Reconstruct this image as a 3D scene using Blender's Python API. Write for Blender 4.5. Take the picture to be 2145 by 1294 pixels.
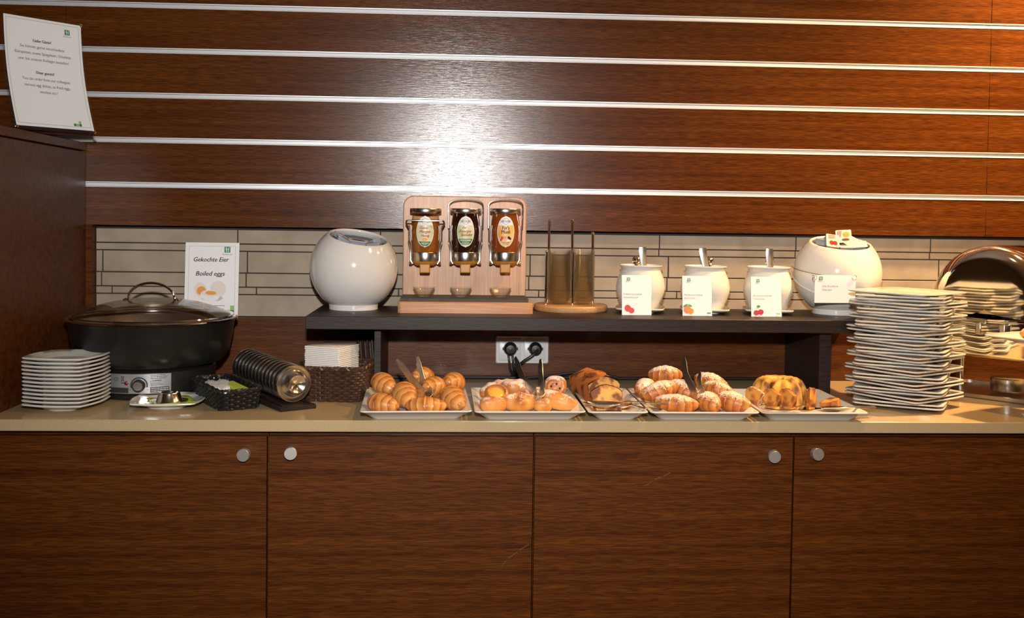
import bpy, math, random
from mathutils import Vector, Matrix, Euler
random.seed(7)
PI = math.pi
for o in list(bpy.data.objects): bpy.data.objects.remove(o)
scene = bpy.context.scene
COL = scene.collection

# ------------------------------------------------------------------ camera
# world: z = 0 is the counter top, Y = 0 the face of the slatted wall, camera on the -Y side
W_, H_ = 2145, 1294
F_, CY_ = 2112.5, 530.05
YAW, PITCH, ROLL = .0540, .0332, .0139
CAM = Vector((0, -2.885, .4563))
def cam_axes():
    fw = Vector((math.sin(YAW), math.cos(YAW), 0)); r = Vector((math.cos(YAW), -math.sin(YAW), 0)); u = Vector((0, 0, 1))
    fw, u = fw*math.cos(PITCH) - u*math.sin(PITCH), u*math.cos(PITCH) + fw*math.sin(PITCH)
    r, u = r*math.cos(ROLL) + u*math.sin(ROLL), u*math.cos(ROLL) - r*math.sin(ROLL)
    return r, u, fw
CR, CU, CF = cam_axes()
cd = bpy.data.cameras.new('camera'); cam = bpy.data.objects.new('camera', cd); COL.objects.link(cam)
cd.sensor_width = 36; cd.sensor_fit = 'HORIZONTAL'; cd.lens = F_/W_*36
cd.shift_y = (CY_ - H_/2)/W_
cd.clip_start = .05
m = Matrix.Identity(4)
for i in range(3):
    m[i][0], m[i][1], m[i][2], m[i][3] = CR[i], CU[i], -CF[i], CAM[i]
cam.matrix_world = m
scene.camera = cam
def ray(x, y): return CF + CR*((x-W_/2)/F_) + CU*((CY_-y)/F_)
def onY(x, y, Y):
    d = ray(x, y); return CAM + d*((Y-CAM.y)/d.y)
def onZ(x, y, Z):
    d = ray(x, y); return CAM + d*((Z-CAM.z)/d.z)

# ------------------------------------------------------------------ world, lights, exposure
w = bpy.data.worlds.new('world'); scene.world = w; w.use_nodes = True
w.node_tree.nodes['Background'].inputs[0].default_value = (1, .78, .55, 1)
w.node_tree.nodes['Background'].inputs[1].default_value = 0
scene.view_settings.view_transform = 'Standard'; scene.view_settings.look = 'None'
scene.view_settings.gamma = 1; scene.view_settings.use_curve_mapping = False
scene.view_settings.exposure = 0.0
scene.cycles.transparent_max_bounces = 96
def lamp(name, kind, loc, aim, power, color, size=.05, spot=None, blend=.5):
    l = bpy.data.lights.new(name, kind); l.energy = power; l.color = color
    if kind == 'SPOT': l.spot_size = spot; l.spot_blend = blend; l.shadow_soft_size = size
    elif kind == 'POINT': l.shadow_soft_size = size
    elif kind == 'AREA': l.size = size
    o = bpy.data.objects.new(name, l); COL.objects.link(o); o.location = loc
    o.rotation_euler = (Vector(aim) - Vector(loc)).to_track_quat('-Z', 'Y').to_euler()
    return o
lamp('camera_flash_offscreen', 'SPOT', (-.01, -2.86, .73), (.1, 0, .56), 222, (1, .975, .95), .035, math.radians(86), .9)
WARM = (1, .61, .25)
for x, y, p in ((1.95, -.40, 330), (1.15, -1.0, 70), (1.6, -2.4, 30)):
    lamp('ceiling_lamp_right_offscreen', 'SPOT', (x, y, 1.70), (x, y+.12, 0), p, WARM, .05, math.radians(125), .7)

# ------------------------------------------------------------------ materials
MATS = {}
def nodes_of(m): return m.node_tree.nodes, m.node_tree.links
def P(name, color, rough=.5, metal=0, spec=.5, coat=0, trans=0, ior=1.5, c2=None, nscale=30, nstretch=(1,1,1), ndetail=4, nramp=(.35,.65),
      bump=0, bscale=None, bstretch=None, emit=None, estr=0, aniso=0, sub=0, subc=None, coatr=.05):
    if name in MATS: return MATS[name]
    m = bpy.data.materials.new(name); m.use_nodes = True; MATS[name] = m
    N, L = nodes_of(m); b = N['Principled BSDF']
    b.inputs['Base Color'].default_value = (*color, 1); b.inputs['Roughness'].default_value = rough
    b.inputs['Metallic'].default_value = metal; b.inputs['Specular IOR Level'].default_value = spec
    b.inputs['Coat Weight'].default_value = coat; b.inputs['Coat Roughness'].default_value = coatr
    b.inputs['Transmission Weight'].default_value = trans; b.inputs['IOR'].default_value = ior
    b.inputs['Anisotropic'].default_value = aniso
    if sub:
        b.inputs['Subsurface Weight'].default_value = sub; b.inputs['Subsurface Radius'].default_value = subc or (.01,.006,.003); b.inputs['Subsurface Scale'].default_value = .5
    if emit: b.inputs['Emission Color'].default_value = (*emit, 1); b.inputs['Emission Strength'].default_value = estr
    if c2 or bump:
        tc = N.new('ShaderNodeTexCoord'); mp = N.new('ShaderNodeMapping'); mp.inputs['Scale'].default_value = nstretch
        L.new(tc.outputs['Object'], mp.inputs[0])
    if c2:
        n = N.new('ShaderNodeTexNoise'); n.inputs['Scale'].default_value = nscale; n.inputs['Detail'].default_value = ndetail
        L.new(mp.outputs[0], n.inputs['Vector'])
        r = N.new('ShaderNodeValToRGB'); r.color_ramp.elements[0].position = nramp[0]; r.color_ramp.elements[1].position = nramp[1]
        r.color_ramp.elements[0].color = (*color, 1); r.color_ramp.elements[1].color = (*c2, 1)
        L.new(n.outputs['Fac'], r.inputs[0]); L.new(r.outputs[0], b.inputs['Base Color'])
    if bump:
        n2 = N.new('ShaderNodeTexNoise'); n2.inputs['Scale'].default_value = bscale or nscale; n2.inputs['Detail'].default_value = 5
        mp2 = N.new('ShaderNodeMapping'); mp2.inputs['Scale'].default_value = bstretch or nstretch
        L.new(tc.outputs['Object'], mp2.inputs[0]); L.new(mp2.outputs[0], n2.inputs['Vector'])
        bp = N.new('ShaderNodeBump'); bp.inputs['Strength'].default_value = bump; bp.inputs['Distance'].default_value = .002
        L.new(n2.outputs['Fac'], bp.inputs['Height']); L.new(bp.outputs[0], b.inputs['Normal'])
    return m
def wood(name, dark, light, rough=.35, scale=1., bump=.25, along='x', dash=True, coat=0.0, spec=.5):
    if name in MATS: return MATS[name]
    m = bpy.data.materials.new(name); m.use_nodes = True; MATS[name] = m
    N, L = nodes_of(m); b = N['Principled BSDF']
    tc = N.new('ShaderNodeTexCoord')
    def noise(sc, st, det=4, dist=0):
        mp = N.new('ShaderNodeMapping'); mp.inputs['Scale'].default_value = [s*scale for s in (st if along == 'x' else (st[2], st[1], st[0]))]
        L.new(tc.outputs['Object'], mp.inputs[0])
        n = N.new('ShaderNodeTexNoise'); n.inputs['Scale'].default_value = sc; n.inputs['Detail'].default_value = det; n.inputs['Distortion'].default_value = dist
        L.new(mp.outputs[0], n.inputs['Vector']); return n
    n1 = noise(1, (1.6, 60, 70), 6, .2)          # broad streaks along the grain
    n2 = noise(1, (26, 420, 620), 3)             # short fine pores
    r = N.new('ShaderNodeValToRGB'); r.color_ramp.elements[0].position = .33; r.color_ramp.elements[1].position = .7
    r.color_ramp.elements[0].color = (*dark, 1); r.color_ramp.elements[1].color = (*light, 1)
    L.new(n1.outputs['Fac'], r.inputs[0])
    r2 = N.new('ShaderNodeValToRGB'); r2.color_ramp.elements[0].position = .40; r2.color_ramp.elements[1].position = .62
    r2.color_ramp.elements[0].color = (.45, .42, .40, 1); r2.color_ramp.elements[1].color = (1.12, 1.1, 1.08, 1)
    L.new(n2.outputs['Fac'], r2.inputs[0])
    mx = N.new('ShaderNodeMix'); mx.data_type = 'RGBA'; mx.blend_type = 'MULTIPLY'; mx.inputs[0].default_value = .85 if dash else .35
    L.new(r.outputs[0], mx.inputs[6]); L.new(r2.outputs[0], mx.inputs[7]); L.new(mx.outputs[2], b.inputs['Base Color'])
    b.inputs['Roughness'].default_value = rough; b.inputs['Coat Weight'].default_value = coat; b.inputs['Specular IOR Level'].default_value = spec
    if bump:
        bp = N.new('ShaderNodeBump'); bp.inputs['Strength'].default_value = bump; bp.inputs['Distance'].default_value = .0015
        L.new(n2.outputs['Fac'], bp.inputs['Height']); L.new(bp.outputs[0], b.inputs['Normal'])
    return m
def thin_glass(name, tint=(1,1,1), rough=.02, ior=1.45, refl=1.0, base=.035, pw_=3.0):
    if name in MATS: return MATS[name]
    m = bpy.data.materials.new(name); m.use_nodes = True; MATS[name] = m
    N, L = nodes_of(m); N.remove(N['Principled BSDF'])
    t = N.new('ShaderNodeBsdfTransparent'); t.inputs[0].default_value = (*tint, 1)
    g = N.new('ShaderNodeBsdfGlossy'); g.inputs['Roughness'].default_value = rough
    f = N.new('ShaderNodeLayerWeight'); f.inputs[0].default_value = .5
    pw = N.new('ShaderNodeMath'); pw.operation = 'POWER'; pw.inputs[1].default_value = pw_
    mu = N.new('ShaderNodeMath'); mu.operation = 'MULTIPLY_ADD'; mu.inputs[1].default_value = .55*refl; mu.inputs[2].default_value = base*refl; mu.use_clamp = True
    L.new(f.outputs['Facing'], pw.inputs[0])
    mix = N.new('ShaderNodeMixShader'); L.new(pw.outputs[0], mu.inputs[0]); L.new(mu.outputs[0], mix.inputs[0])
    L.new(t.outputs[0], mix.inputs[1]); L.new(g.outputs[0], mix.inputs[2]); L.new(mix.outputs[0], N['Material Output'].inputs[0])
    return m

WOODD, WOODL = (.082, .0210, .0034), (.146, .0435, .0072)
m_slat = wood('slat_veneer', WOODD, WOODL, .215, 1, .16)
m_door = wood('door_veneer', WOODD, WOODL, .36, 1, .2, spec=.25)
m_part = wood('partition_veneer', WOODD, WOODL, .42, 1, .2, spec=.15)
m_shelf = wood('wenge', (.019, .011, .009), (.033, .020, .0165), .45, 1, .2, spec=.3)
m_beech = wood('beech', (.52, .25, .12), (.66, .36, .19), .38, .6, .05, 'z', False)
m_beechx = wood('beech_base', (.52, .24, .11), (.66, .35, .18), .38, .6, .05, 'x', False)
m_disc = wood('turned_beech', (.50, .25, .10), (.64, .36, .16), .4, .6, .05, 'x', False)
m_alu = P('aluminium', (.84, .85, .87), .42, .55)
m_alu_face = P('knob_steel', (.62, .60, .57), .42, .85, bump=.05, bscale=300)
m_chrome = P('polished_steel', (.82, .80, .77), .06, 1)
m_cup = P('cup_steel', (.86, .83, .79), .17, 1)
m_steel = P('brushed_steel', (.70, .67, .62), .24, 1, bump=.08, bscale=60, bstretch=(1, 1, 60))
m_dsteel = P('plain_steel', (.60, .58, .55), .25, 1)
m_tile = P('sandstone_tile', (.315, .245, .175), .62, c2=(.385, .31, .23), nscale=14, ndetail=8, bump=.15, bscale=90)
m_grout = P('dark_grout', (.035, .03, .027), .9)
m_counter = P('beige_composite', (.44, .325, .175), .20, c2=(.50, .38, .215), nscale=420, ndetail=2, coat=.15)
m_ceramic = P('white_ceramic', (.72, .695, .65), .10, coat=.4)
m_plate = P('plate_porcelain', (.70, .675, .62), .12, coat=.4)
m_tray = P('tray_porcelain', (.72, .70, .66), .14, coat=.3)
m_black = P('black_plastic', (.012, .011, .010), .38)
m_gloss_black = P('black_enamel', (.010, .009, .008), .33)
m_paper = P('white_paper', (.88, .87, .87), .55)
m_acryl = thin_glass('clear_acrylic', (.96, .97, .96), .03, 1.45)
m_glass = thin_glass('clear_glass', (.985, .985, .975), .03, 1.5, 1.7)
m_bowlglass = thin_glass('bowl_glass', (.996, .995, .985), .08, 1.5, 1.2, .006, 2.2)
m_lidglass = thin_glass('lid_glass', (.90, .87, .83), .02, 1.6, 1.2)
m_ink = P('black_ink', (.02, .02, .022), .6)
m_grey_ink = P('grey_ink', (.10, .10, .11), .6)
m_green = P('logo_green', (.03, .22, .09), .6)
m_lgreen = P('light_green_print', (.30, .52, .10), .6)
m_white = P('white_print', (.85, .84, .82), .5)
m_napgreen = P('green_napkin', (.45, .58, .03), .8)
m_napkin = P('napkin_paper', (.80, .76, .71), .85, bump=.2, bscale=200)
m_wickerk = P('black_wicker', (.012, .011, .010), .32)
m_wickerb = P('brown_wicker', (.045, .020, .011), .42, c2=(.075, .034, .018), nscale=60)
m_slate = P('slate', (.035, .035, .033), .6, bump=.5, bscale=40)
m_red = P('red_print', (.55, .05, .04), .5)
m_orange = P('orange_print', (.80, .28, .04), .5)
m_cream = P('cream_print', (.78, .74, .60), .5)
m_pink = P('pink_print', (.80, .45, .50), .6)
m_wall = P('room_paint', (.42, .33, .24), .8)
m_ceil = P('ceiling_paint', (.55, .48, .40), .9)
m_floor = P('floor_stone', (.10, .075, .055), .4, c2=(.14, .11, .08), nscale=6)

# ------------------------------------------------------------------ mesh helpers
class MB:
    def __init__(s): s.v = []; s.f = []; s.a = {}
    def add(s, vs, fs, M=None):
        o = len(s.v)
        s.v += [tuple(M @ Vector(v)) if M else tuple(v) for v in vs]
        s.f += [tuple(i+o for i in f) for f in fs]
        return s
    def box(s, x0, x1, y0, y1, z0, z1, M=None):
        return s.add([(x0,y0,z0),(x1,y0,z0),(x1,y1,z0),(x0,y1,z0),(x0,y0,z1),(x1,y0,z1),(x1,y1,z1),(x0,y1,z1)],
                     [(0,3,2,1),(4,5,6,7),(0,1,5,4),(1,2,6,5),(2,3,7,6),(3,0,4,7)], M)
    def loft(s, rings, M=None, cap0=False, cap1=False, closed=True):
        n = len(rings[0]); vs = [p for r in rings for p in r]; fs = []
        for i in range(len(rings)-1):
            for j in range(n if closed else n-1):
                k = (j+1) % n
                fs.append((i*n+j, i*n+k, (i+1)*n+k, (i+1)*n+j))
        if cap0: fs.append(tuple(reversed(range(n))))
        if cap1: fs.append(tuple(range((len(rings)-1)*n, len(rings)*n)))
        return s.add(vs, fs, M)
    def lathe(s, prof, seg=48, M=None, cap0=False, cap1=False):
        rings = [[(max(r,1e-5)*math.cos(2*PI*j/seg), max(r,1e-5)*math.sin(2*PI*j/seg), z) for j in range(seg)] for r, z in prof]
        return s.loft(rings, M, cap0, cap1)
    def tube(s, pts, r, sides=8, closed=False, M=None, flat=None):
        pts = [Vector(p) for p in pts]; n = len(pts); rings = []
        up = Vector((0, 0, 1)); prev = None
        for i, p in enumerate(pts):
            if closed: t = pts[(i+1) % n] - pts[i-1]
            else: t = pts[min(i+1, n-1)] - pts[max(i-1, 0)]
            t.normalize()
            if prev is None:
                a = t.cross(up)
                if a.length < 1e-3: a = t.cross(Vector((1, 0, 0)))
            else: a = prev - t*prev.dot(t)
            a.normalize(); prev = a; b = t.cross(a)
            rr = r[i] if isinstance(r, (list, tuple)) else r
            fl = flat or 1
            rings.append([tuple(p + a*(rr*math.cos(2*PI*k/sides)) + b*(rr*fl*math.sin(2*PI*k/sides))) for k in range(sides)])
        if closed: rings.append(rings[0]); return s.loft(rings, M)
        return s.loft(rings, M, True, True)
    def prism(s, pts, d0, d1, axis='y', M=None):
        # pts: outline (a,b); axis y -> (a, d, b); axis z -> (a,b,d); axis x -> (d,a,b)
        def mk(a, b, d): return (a, d, b) if axis == 'y' else ((a, b, d) if axis == 'z' else (d, a, b))
        n = len(pts)
        vs = [mk(a, b, d0) for a, b in pts] + [mk(a, b, d1) for a, b in pts]
        fs = [tuple(range(n)), tuple(reversed(range(n, 2*n)))] + [(i, i+n, (i+1) % n+n, (i+1) % n) for i in range(n)]
        return s.add(vs, fs, M)
    def ball(s, c, r, seg=20, rings=12, sc=(1,1,1)):
        pr = [(math.sin(PI*i/rings), -math.cos(PI*i/rings)) for i in range(rings+1)]
        M = Matrix.Translation(c) @ Matrix.Diagonal((r*sc[0], r*sc[1], r*sc[2], 1))
        return s.lathe(pr, seg, M)
    def build(s, name, mat, parent=None, smooth=True, ang=40, bevel=0, segs=2, attr=None):
        me = bpy.data.meshes.new(name); me.from_pydata(s.v, [], s.f); me.update()
        import bmesh
        bm = bmesh.new(); bm.from_mesh(me); bmesh.ops.recalc_face_normals(bm, faces=bm.faces[:]); bm.to_mesh(me); bm.free()
        if attr:
            at = me.attributes.new(attr, 'FLOAT', 'POINT'); at.data.foreach_set('value', s.a[attr])
        if smooth:
            me.polygons.foreach_set('use_smooth', [True]*len(me.polygons))
            me.set_sharp_from_angle(angle=math.radians(ang))
        me.materials.append(mat)
        o = bpy.data.objects.new(name, me); COL.objects.link(o)
        if parent: o.parent = parent
        if bevel:
            b = o.modifiers.new('bevel', 'BEVEL'); b.width = bevel; b.segments = segs; b.limit_method = 'ANGLE'; b.angle_limit = math.radians(40)
        return o
def rrect(hx, hy, rad, z, n=6, cx=0, cy=0, bulge=0):
    rad = min(rad, hx*.999, hy*.999); out = []
    for q, (sx, sy) in enumerate(((1,1),(-1,1),(-1,-1),(1,-1))):
        for k in range(n+1):
            a = q*PI/2 + k/n*PI/2
            out.append((cx + sx*(hx-rad) + rad*math.cos(a), cy + sy*(hy-rad) + rad*math.sin(a), z))
    if bulge:
        dense = []
        for i, p in enumerate(out):
            q = out[(i+1) % len(out)]; dense.append(p)
            if math.dist(p, q) > min(hx, hy)*.4:
                for k in range(1, 6):
                    f = k/6; x = p[0]+(q[0]-p[0])*f; y = p[1]+(q[1]-p[1])*f; e = bulge*4*f*(1-f)
                    nx, ny = (q[1]-p[1]), -(q[0]-p[0]); l = math.hypot(nx, ny)
                    dense.append((x+nx/l*e, y+ny/l*e, z))
        out = dense
    return out
def tag(o, label, cat, group=None, kind=None):
    o['label'] = label; o['category'] = cat
    if group: o['group'] = group
    if kind: o['kind'] = kind
    return o
def thing(name, label, cat, loc=(0,0,0), rz=0, group=None, rot=None, kind=None):
    o = bpy.data.objects.new(name, None); COL.objects.link(o); o.empty_display_size = .02
    o.location = loc; o.rotation_euler = rot or (0, 0, rz)
    return tag(o, label, cat, group, kind)
def dup(root, loc, rz=None, label=None, rot=None, group=None):
    r = root.copy(); COL.objects.link(r); r.location = loc
    if rz is not None: r.rotation_euler = (0, 0, rz)
    if rot: r.rotation_euler = rot
    if label: r['label'] = label
    if group: r['group'] = group
    for ch in root.children:
        c = ch.copy(); COL.objects.link(c); c.parent = r
        for g in ch.children:
            d = g.copy(); COL.objects.link(d); d.parent = c
    return r
def text_geo(body, size, shear=0, spacing=1.0):
    cu = bpy.data.curves.new('t', 'FONT'); cu.body = body; cu.size = size; cu.shear = shear; cu.align_x = 'LEFT'; cu.space_character = spacing
    cu.resolution_u = 2; cu.fill_mode = 'FRONT'
    ob = bpy.data.objects.new('t', cu); COL.objects.link(ob)
    dg = bpy.context.evaluated_depsgraph_get(); me = bpy.data.meshes.new_from_object(ob.evaluated_get(dg))
    vs = [tuple(v.co) for v in me.vertices]; fs = [tuple(p.vertices) for p in me.polygons]
    bpy.data.objects.remove(ob); bpy.data.curves.remove(cu); bpy.data.meshes.remove(me)
    return vs, fs
def print_text(items, name, mat, parent, fn=None, y=-.0006):
    """items: (body, x, z, height, width or None, align, shear[, bold]); laid on the local XZ plane facing -Y, or mapped by fn(x,z)"""
    mb = MB()
    for it in items:
        body, x, z, h, wd, al, sh = it[:7]
        vs, fs = text_geo(body, 1.0, sh)
        if not vs: continue
        x0 = min(v[0] for v in vs); x1 = max(v[0] for v in vs)
        k = h/.70; kx = k if wd is None else wd/(x1-x0)
        ww = (x1-x0)*kx
        off = {'l': 0, 'c': -ww/2, 'r': -ww}[al]
        reps = [(0, 0)] if len(it) < 8 else [(-it[7], 0), (it[7], 0)]
        for dx, dz in reps:
            pts = [((v[0]-x0)*kx+off+x+dx, z+v[1]*k+dz) for v in vs]
            mb.add([fn(a, b) if fn else (a, y, b) for a, b in pts], fs)
    return mb.build(name, mat, parent, smooth=False)
def print_marks(lines, name, mat, parent, fn=None, y=-.0006):
    """print too small to read in the photograph: rows of word-long dashes; lines: (x, z, height, width, align)"""
    rnd = random.Random(len(lines)*17+3); mb = MB()
    for x, z, h, wd, al in lines:
        a = x-{'l': 0, 'c': wd/2, 'r': wd}[al]; e = a+wd
        while a < e-h*.6:
            b = min(e, a+h*rnd.uniform(1.4, 4.2))
            mb.add([fn(p, q) if fn else (p, y, q) for p, q in ((a, z), (b, z), (b, z+h*.7), (a, z+h*.7))], [(0, 1, 2, 3)])
            a = b+h*.5
    o = mb.build(name, mat, parent, smooth=False); o['kind'] = 'stuff'; return o
def flat_poly(name, pts, mat, parent, y=-.0005, fn=None):
    mb = MB(); mb.add([fn(a, b) if fn else (a, y, b) for a, b in pts], [tuple(range(len(pts)))])
    return mb.build(name, mat, parent, smooth=False)
def ell(cx, cz, rx, rz, n=28, a0=0, a1=2*PI): return [(cx+rx*math.cos(a0+(a1-a0)*i/n), cz+rz*math.sin(a0+(a1-a0)*i/n)) for i in range(n)]
def rect(x0, x1, z0, z1): return [(x0,z0),(x1,z0),(x1,z1),(x0,z1)]


# ================================================================== SETTING
ZF, ZC = -.90, 1.75
def struct(o, label, cat): return tag(o, label, cat, kind='structure')
struct(MB().box(-3.2, 3.4, -5.2, .12, ZF-.05, ZF).build('floor', m_floor), 'dark stone floor of the breakfast room', 'floor')
struct(MB().box(-3.2, 3.4, -5.2, .12, ZC, ZC+.05).build('ceiling', m_ceil), 'pale plain ceiling over the breakfast buffet', 'ceiling')
struct(MB().box(-3.25, 3.45, -5.25, -5.2, ZF, ZC).build('wall_front', m_wall), 'plain beige wall across the room from the buffet', 'wall')
struct(MB().box(-3.25, -3.2, -5.2, .12, ZF, ZC).build('wall_left', m_wall), 'plain beige side wall of the room beyond the partition', 'wall')
struct(MB().box(3.4, 3.45, -5.2, .12, ZF, ZC).build('wall_right', m_wall), 'plain beige side wall beyond the chafing dish', 'wall')
# --- slatted back wall: boards, aluminium rails, tile band, lower panel
wall = struct(bpy.data.objects.new('wall_back', None), 'dark veneer slat wall with aluminium rails above a sandstone tile band', 'wall'); COL.objects.link(wall)
MB().box(-3.2, 3.4, .045, .12, ZF, ZC).build('wall_core', m_grout, wall)
XS = [-3.19, -1.095, 1.548, 3.39]
rows = [(.4255, .532)] + [(.547+.125*k, .657+.125*k) for k in range(9)]
rows.append((rows[-1][1]+.015, ZC))
for (z0, z1) in rows:
    for a, b in zip(XS[:-1], XS[1:]):
        MB().box(a+.0004, b-.0004, 0, .044, z0, z1).build('slat_board', m_slat, wall, bevel=.0008, segs=1)
for k in range(10):
    z = .532+.125*k
    mb = MB()
    mb.prism([(-.0015, z+.0122), (-.0015, z+.0150), (.010, z+.0150), (.010, z+.0122)], XS[0], XS[-1], 'x')
    mb.prism([(-.0012, z), (-.0012, z+.0008), (.0012, z+.0030), (.0020, z+.0112), (.0085, z+.0112), (.0085, z)], XS[0], XS[-1], 'x')
    mb.build('aluminium_rail', m_alu, wall, smooth=False)
# tile band (recessed)
TY = .030
def tx(px, py): return onY(px, py, TY).x
trows = [  # (z0, z1, one joint px, py)
    (.3775, .4160, 498, 490), (.3565, .3745, 1380, 526), (.2945, .3535, 518, 545), (.2540, .2915, 1397, 594), (.2330, .2510, 537, 606), (.1700, .2300, 745, 640)]
for i, (z0, z1, jx, jy) in enumerate(trows):
    x = tx(jx, jy)
    while x > -1.05: x -= .405
    while x < 1.95:
        a = max(x+.0015, -1.022); b = x+.405-.0015
        if b > a+.01:
            MB().box(a, b, TY+random.uniform(-.0008, .0008), .046, z0, z1).build('stone_tile', m_tile, wall, bevel=.0008, segs=1)
        x += .405
MB().box(-1.03, 1.95, TY+.003, .046, .165, .418).build('grout', m_grout, wall)
MB().box(-1.06, -1.0235, -.001, .044, .165, .4255).build('end_post', m_part, wall)
MB().box(1.95, 3.39, 0, .044, .0, .4255).build('end_panel', m_slat, wall)
MB().box(-1.06, 1.95, -.012, .044, 0, .168).build('lower_panel', m_door, wall, bevel=.001, segs=1)

# --- partition on the left
part = struct(bpy.data.objects.new('partition', None), 'dark brown veneer partition closing the counter beside the plate stack', 'partition'); COL.objects.link(part)
MB().box(-1.34, -1.04, -.66, -.0015, ZF, .628).build('side_panel', m_part, part, bevel=.001, segs=1)
MB().box(-1.325, -1.055, -.645, -.0015, .628, .632).build('groove_strip', m_part, part)
MB().box(-1.34, -1.038, -.665, -.0015, .632, .654).build('top_board', m_part, part, bevel=.001, segs=1)

# --- counter
tag(MB().box(-1.0395, 1.93, -.614, -.0122, -.0265, 0).build('worktop', m_counter, bevel=.002), 'beige speckled stone worktop running under the whole buffet', 'worktop')
DG = [onY(x, 915, -.596).x for x in (562.5, 1118.5, 1660.5)]
edges = [DG[0]-.60] + DG + [DG[2]+.60]
knobs = [(511, 954), (604, 950), (1626, 955), (1711, 955)]
kn_tilt = [(-.10, .0), (.16, .02), (-.10, .10), (.15, -.12)]
dl = ['dark veneer cabinet unit standing below the stacks of small plates', 'dark veneer cabinet unit below the croissant tray and napkin basket', 'dark veneer cabinet unit below the loaf cake and bundt cake trays', 'dark veneer cabinet unit below the tall stack of large plates']
for i in range(4):
    a, b = edges[i], edges[i+1]
    t = thing('base_cabinet', dl[i], 'cabinet', ((a+b)/2, -.59, ZF))
    h = (b-a)/2
    MB().box(-h+.001, h-.001, .004, .56, .08, .8725).build('body', m_door, t)
    MB().box(-h+.02, h-.02, .04, .05, 0, .08).build('plinth', m_door, t)
    d = MB().box(-h+.0022, h-.0022, -.016, .003, .085, .862).build('door', m_door, t, bevel=.0008, segs=1)
    k = onY(*knobs[i], -.625)
    M = Matrix.Translation((k.x-(a+b)/2, -.006, k.z-ZF)) @ Euler((PI/2+kn_tilt[i][1], 0, kn_tilt[i][0])).to_matrix().to_4x4()
    if i in (1, 2):
        sc = MB(); sp = [((1050, 1188), (1062, 1172)), ((1064, 1170), (1084, 1156)), ((1087, 1153), (1108, 1140))] if i == 1 else [((1352, 1018), (1366, 1008)), ((1372, 1005), (1384, 999)), ((1390, 997), (1405, 990))]
        for pa_, pb_ in sp:
            q0 = onY(*pa_, -.6068); q1 = onY(*pb_, -.6068); ox = (a+b)/2
            sc.add([(q0.x-ox, -.0168, q0.z-ZF), (q1.x-ox, -.0168, q1.z-ZF), (q1.x-ox, -.0168, q1.z-ZF+.0012), (q0.x-ox, -.0168, q0.z-ZF+.0012)], [(0, 1, 2, 3)])
        so = sc.build('scratch', P('scratch_mark', (.20, .10, .05), .6), d, smooth=False); so['kind'] = 'stuff'
    kb = MB().lathe([(.0, 0), (.006, 0), (.006, .014), (.0138, .014), (.0142, .0146), (.0142, .0285), (.0136, .0292), (0, .0292)], 36, M).build('knob', m_alu_face, d)

# --- shelf riser
SZ = .207; SY0, SY1 = -.333, -.0135
sx0 = onZ(638, 663, SZ).x; sx1 = 1.135
t = thing('riser_shelf', 'long dark wenge riser shelf carrying the jam pots and honey dispenser', 'shelf', ((sx0+sx1)/2, SY0, 0))
cx = (sx0+sx1)/2
MB().box(sx0-cx, sx1-cx, 0, SY1-SY0, SZ-.033, SZ).build('shelf_board', m_shelf, t, bevel=.001, segs=1)
for px in ((783.5, 798), (1716, 1741)):
    a = onY(px[0], 740, SY0+.042).x; b = onY(px[1], 740, SY0+.042).x
    MB().box(a-cx, b-cx, .042, SY1-SY0, 0, SZ-.033).build('leg', m_shelf, t, bevel=.001, segs=1)

# --- double socket with plugs and cables on the lower panel
PY = -.012
s0 = onY(1037, 703, PY); s1 = onY(1150, 760, PY)
scx, scz = (s0.x+s1.x)/2, (s0.z+s1.z)/2
m_sock = P('socket_white', (.62, .62, .62), .35)
t = thing('double_socket', 'white double wall socket under the riser shelf', 'socket', (scx, PY, scz))
MB().loft([rrect(.076, .040, .007, 0), rrect(.076, .040, .007, .006), rrect(.0735, .0375, .006, .009)], Matrix.Rotation(PI/2, 4, 'X'), True, True).build('frame', m_sock, t)
for s in (-1, 1):
    c = MB(); Mx = Matrix.Translation((s*.0357, -.009, 0)) @ Matrix.Rotation(PI/2, 4, 'X')
    c.loft([rrect(.0315, .0315, .003, 0), rrect(.0315, .0315, .003, .0025), rrect(.030, .030, .003, .0035)], Mx, True, True)
    ins = c.build('insert', m_sock, t)
pl = []
for s, lab, up in ((-1, 'round black plug with two cords in the socket nearer the honey dispenser', -1), (1, 'round black plug with a slanting cord in the socket nearer the jam pots', 1)):
    q = thing('power_plug', lab, 'plug', (scx+s*.0357+.001, PY-.0125, scz+.004))
    MB().lathe([(0, 0), (.019, 0), (.0195, .004), (.0175, .018), (.012, .024), (0, .025)], 32, Matrix.Rotation(PI/2, 4, 'X')).build('plug_body', m_black, q)
    for sx in (-1, 1): MB().box(sx*.019-.003, sx*.019+.003, -.008, -.001, -.0035, .0035).build('grip', m_black, q)
    pl.append(q)
def cable(pts, r, name, parent=None, label=None, cat='cable'):
    # smooth a polyline with Catmull-Rom
    P_ = [Vector(p) for p in pts]; out = []
    for i in range(len(P_)-1):
        p0 = P_[max(i-1, 0)]; p1 = P_[i]; p2 = P_[i+1]; p3 = P_[min(i+2, len(P_)-1)]
        for k in range(8):
            u = k/8; out.append(.5*((2*p1)+(p2-p0)*u+(2*p0-5*p1+4*p2-p3)*u*u+(3*p1-p0-3*p2+p3)*u**3))
    out.append(P_[-1])
    o = MB().tube(out, r, 8).build(name, m_black, parent)
    if label: tag(o, label, cat)
    return o
for dx in (-.006, .005):
    cable([(dx, -.016, -.012), (dx+.002, -.022, -.03), (dx+.008, -.018, -.062), (dx+.03, -.006, -scz+.004-.004+.008)], .0035, 'cord', pl[0])
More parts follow.
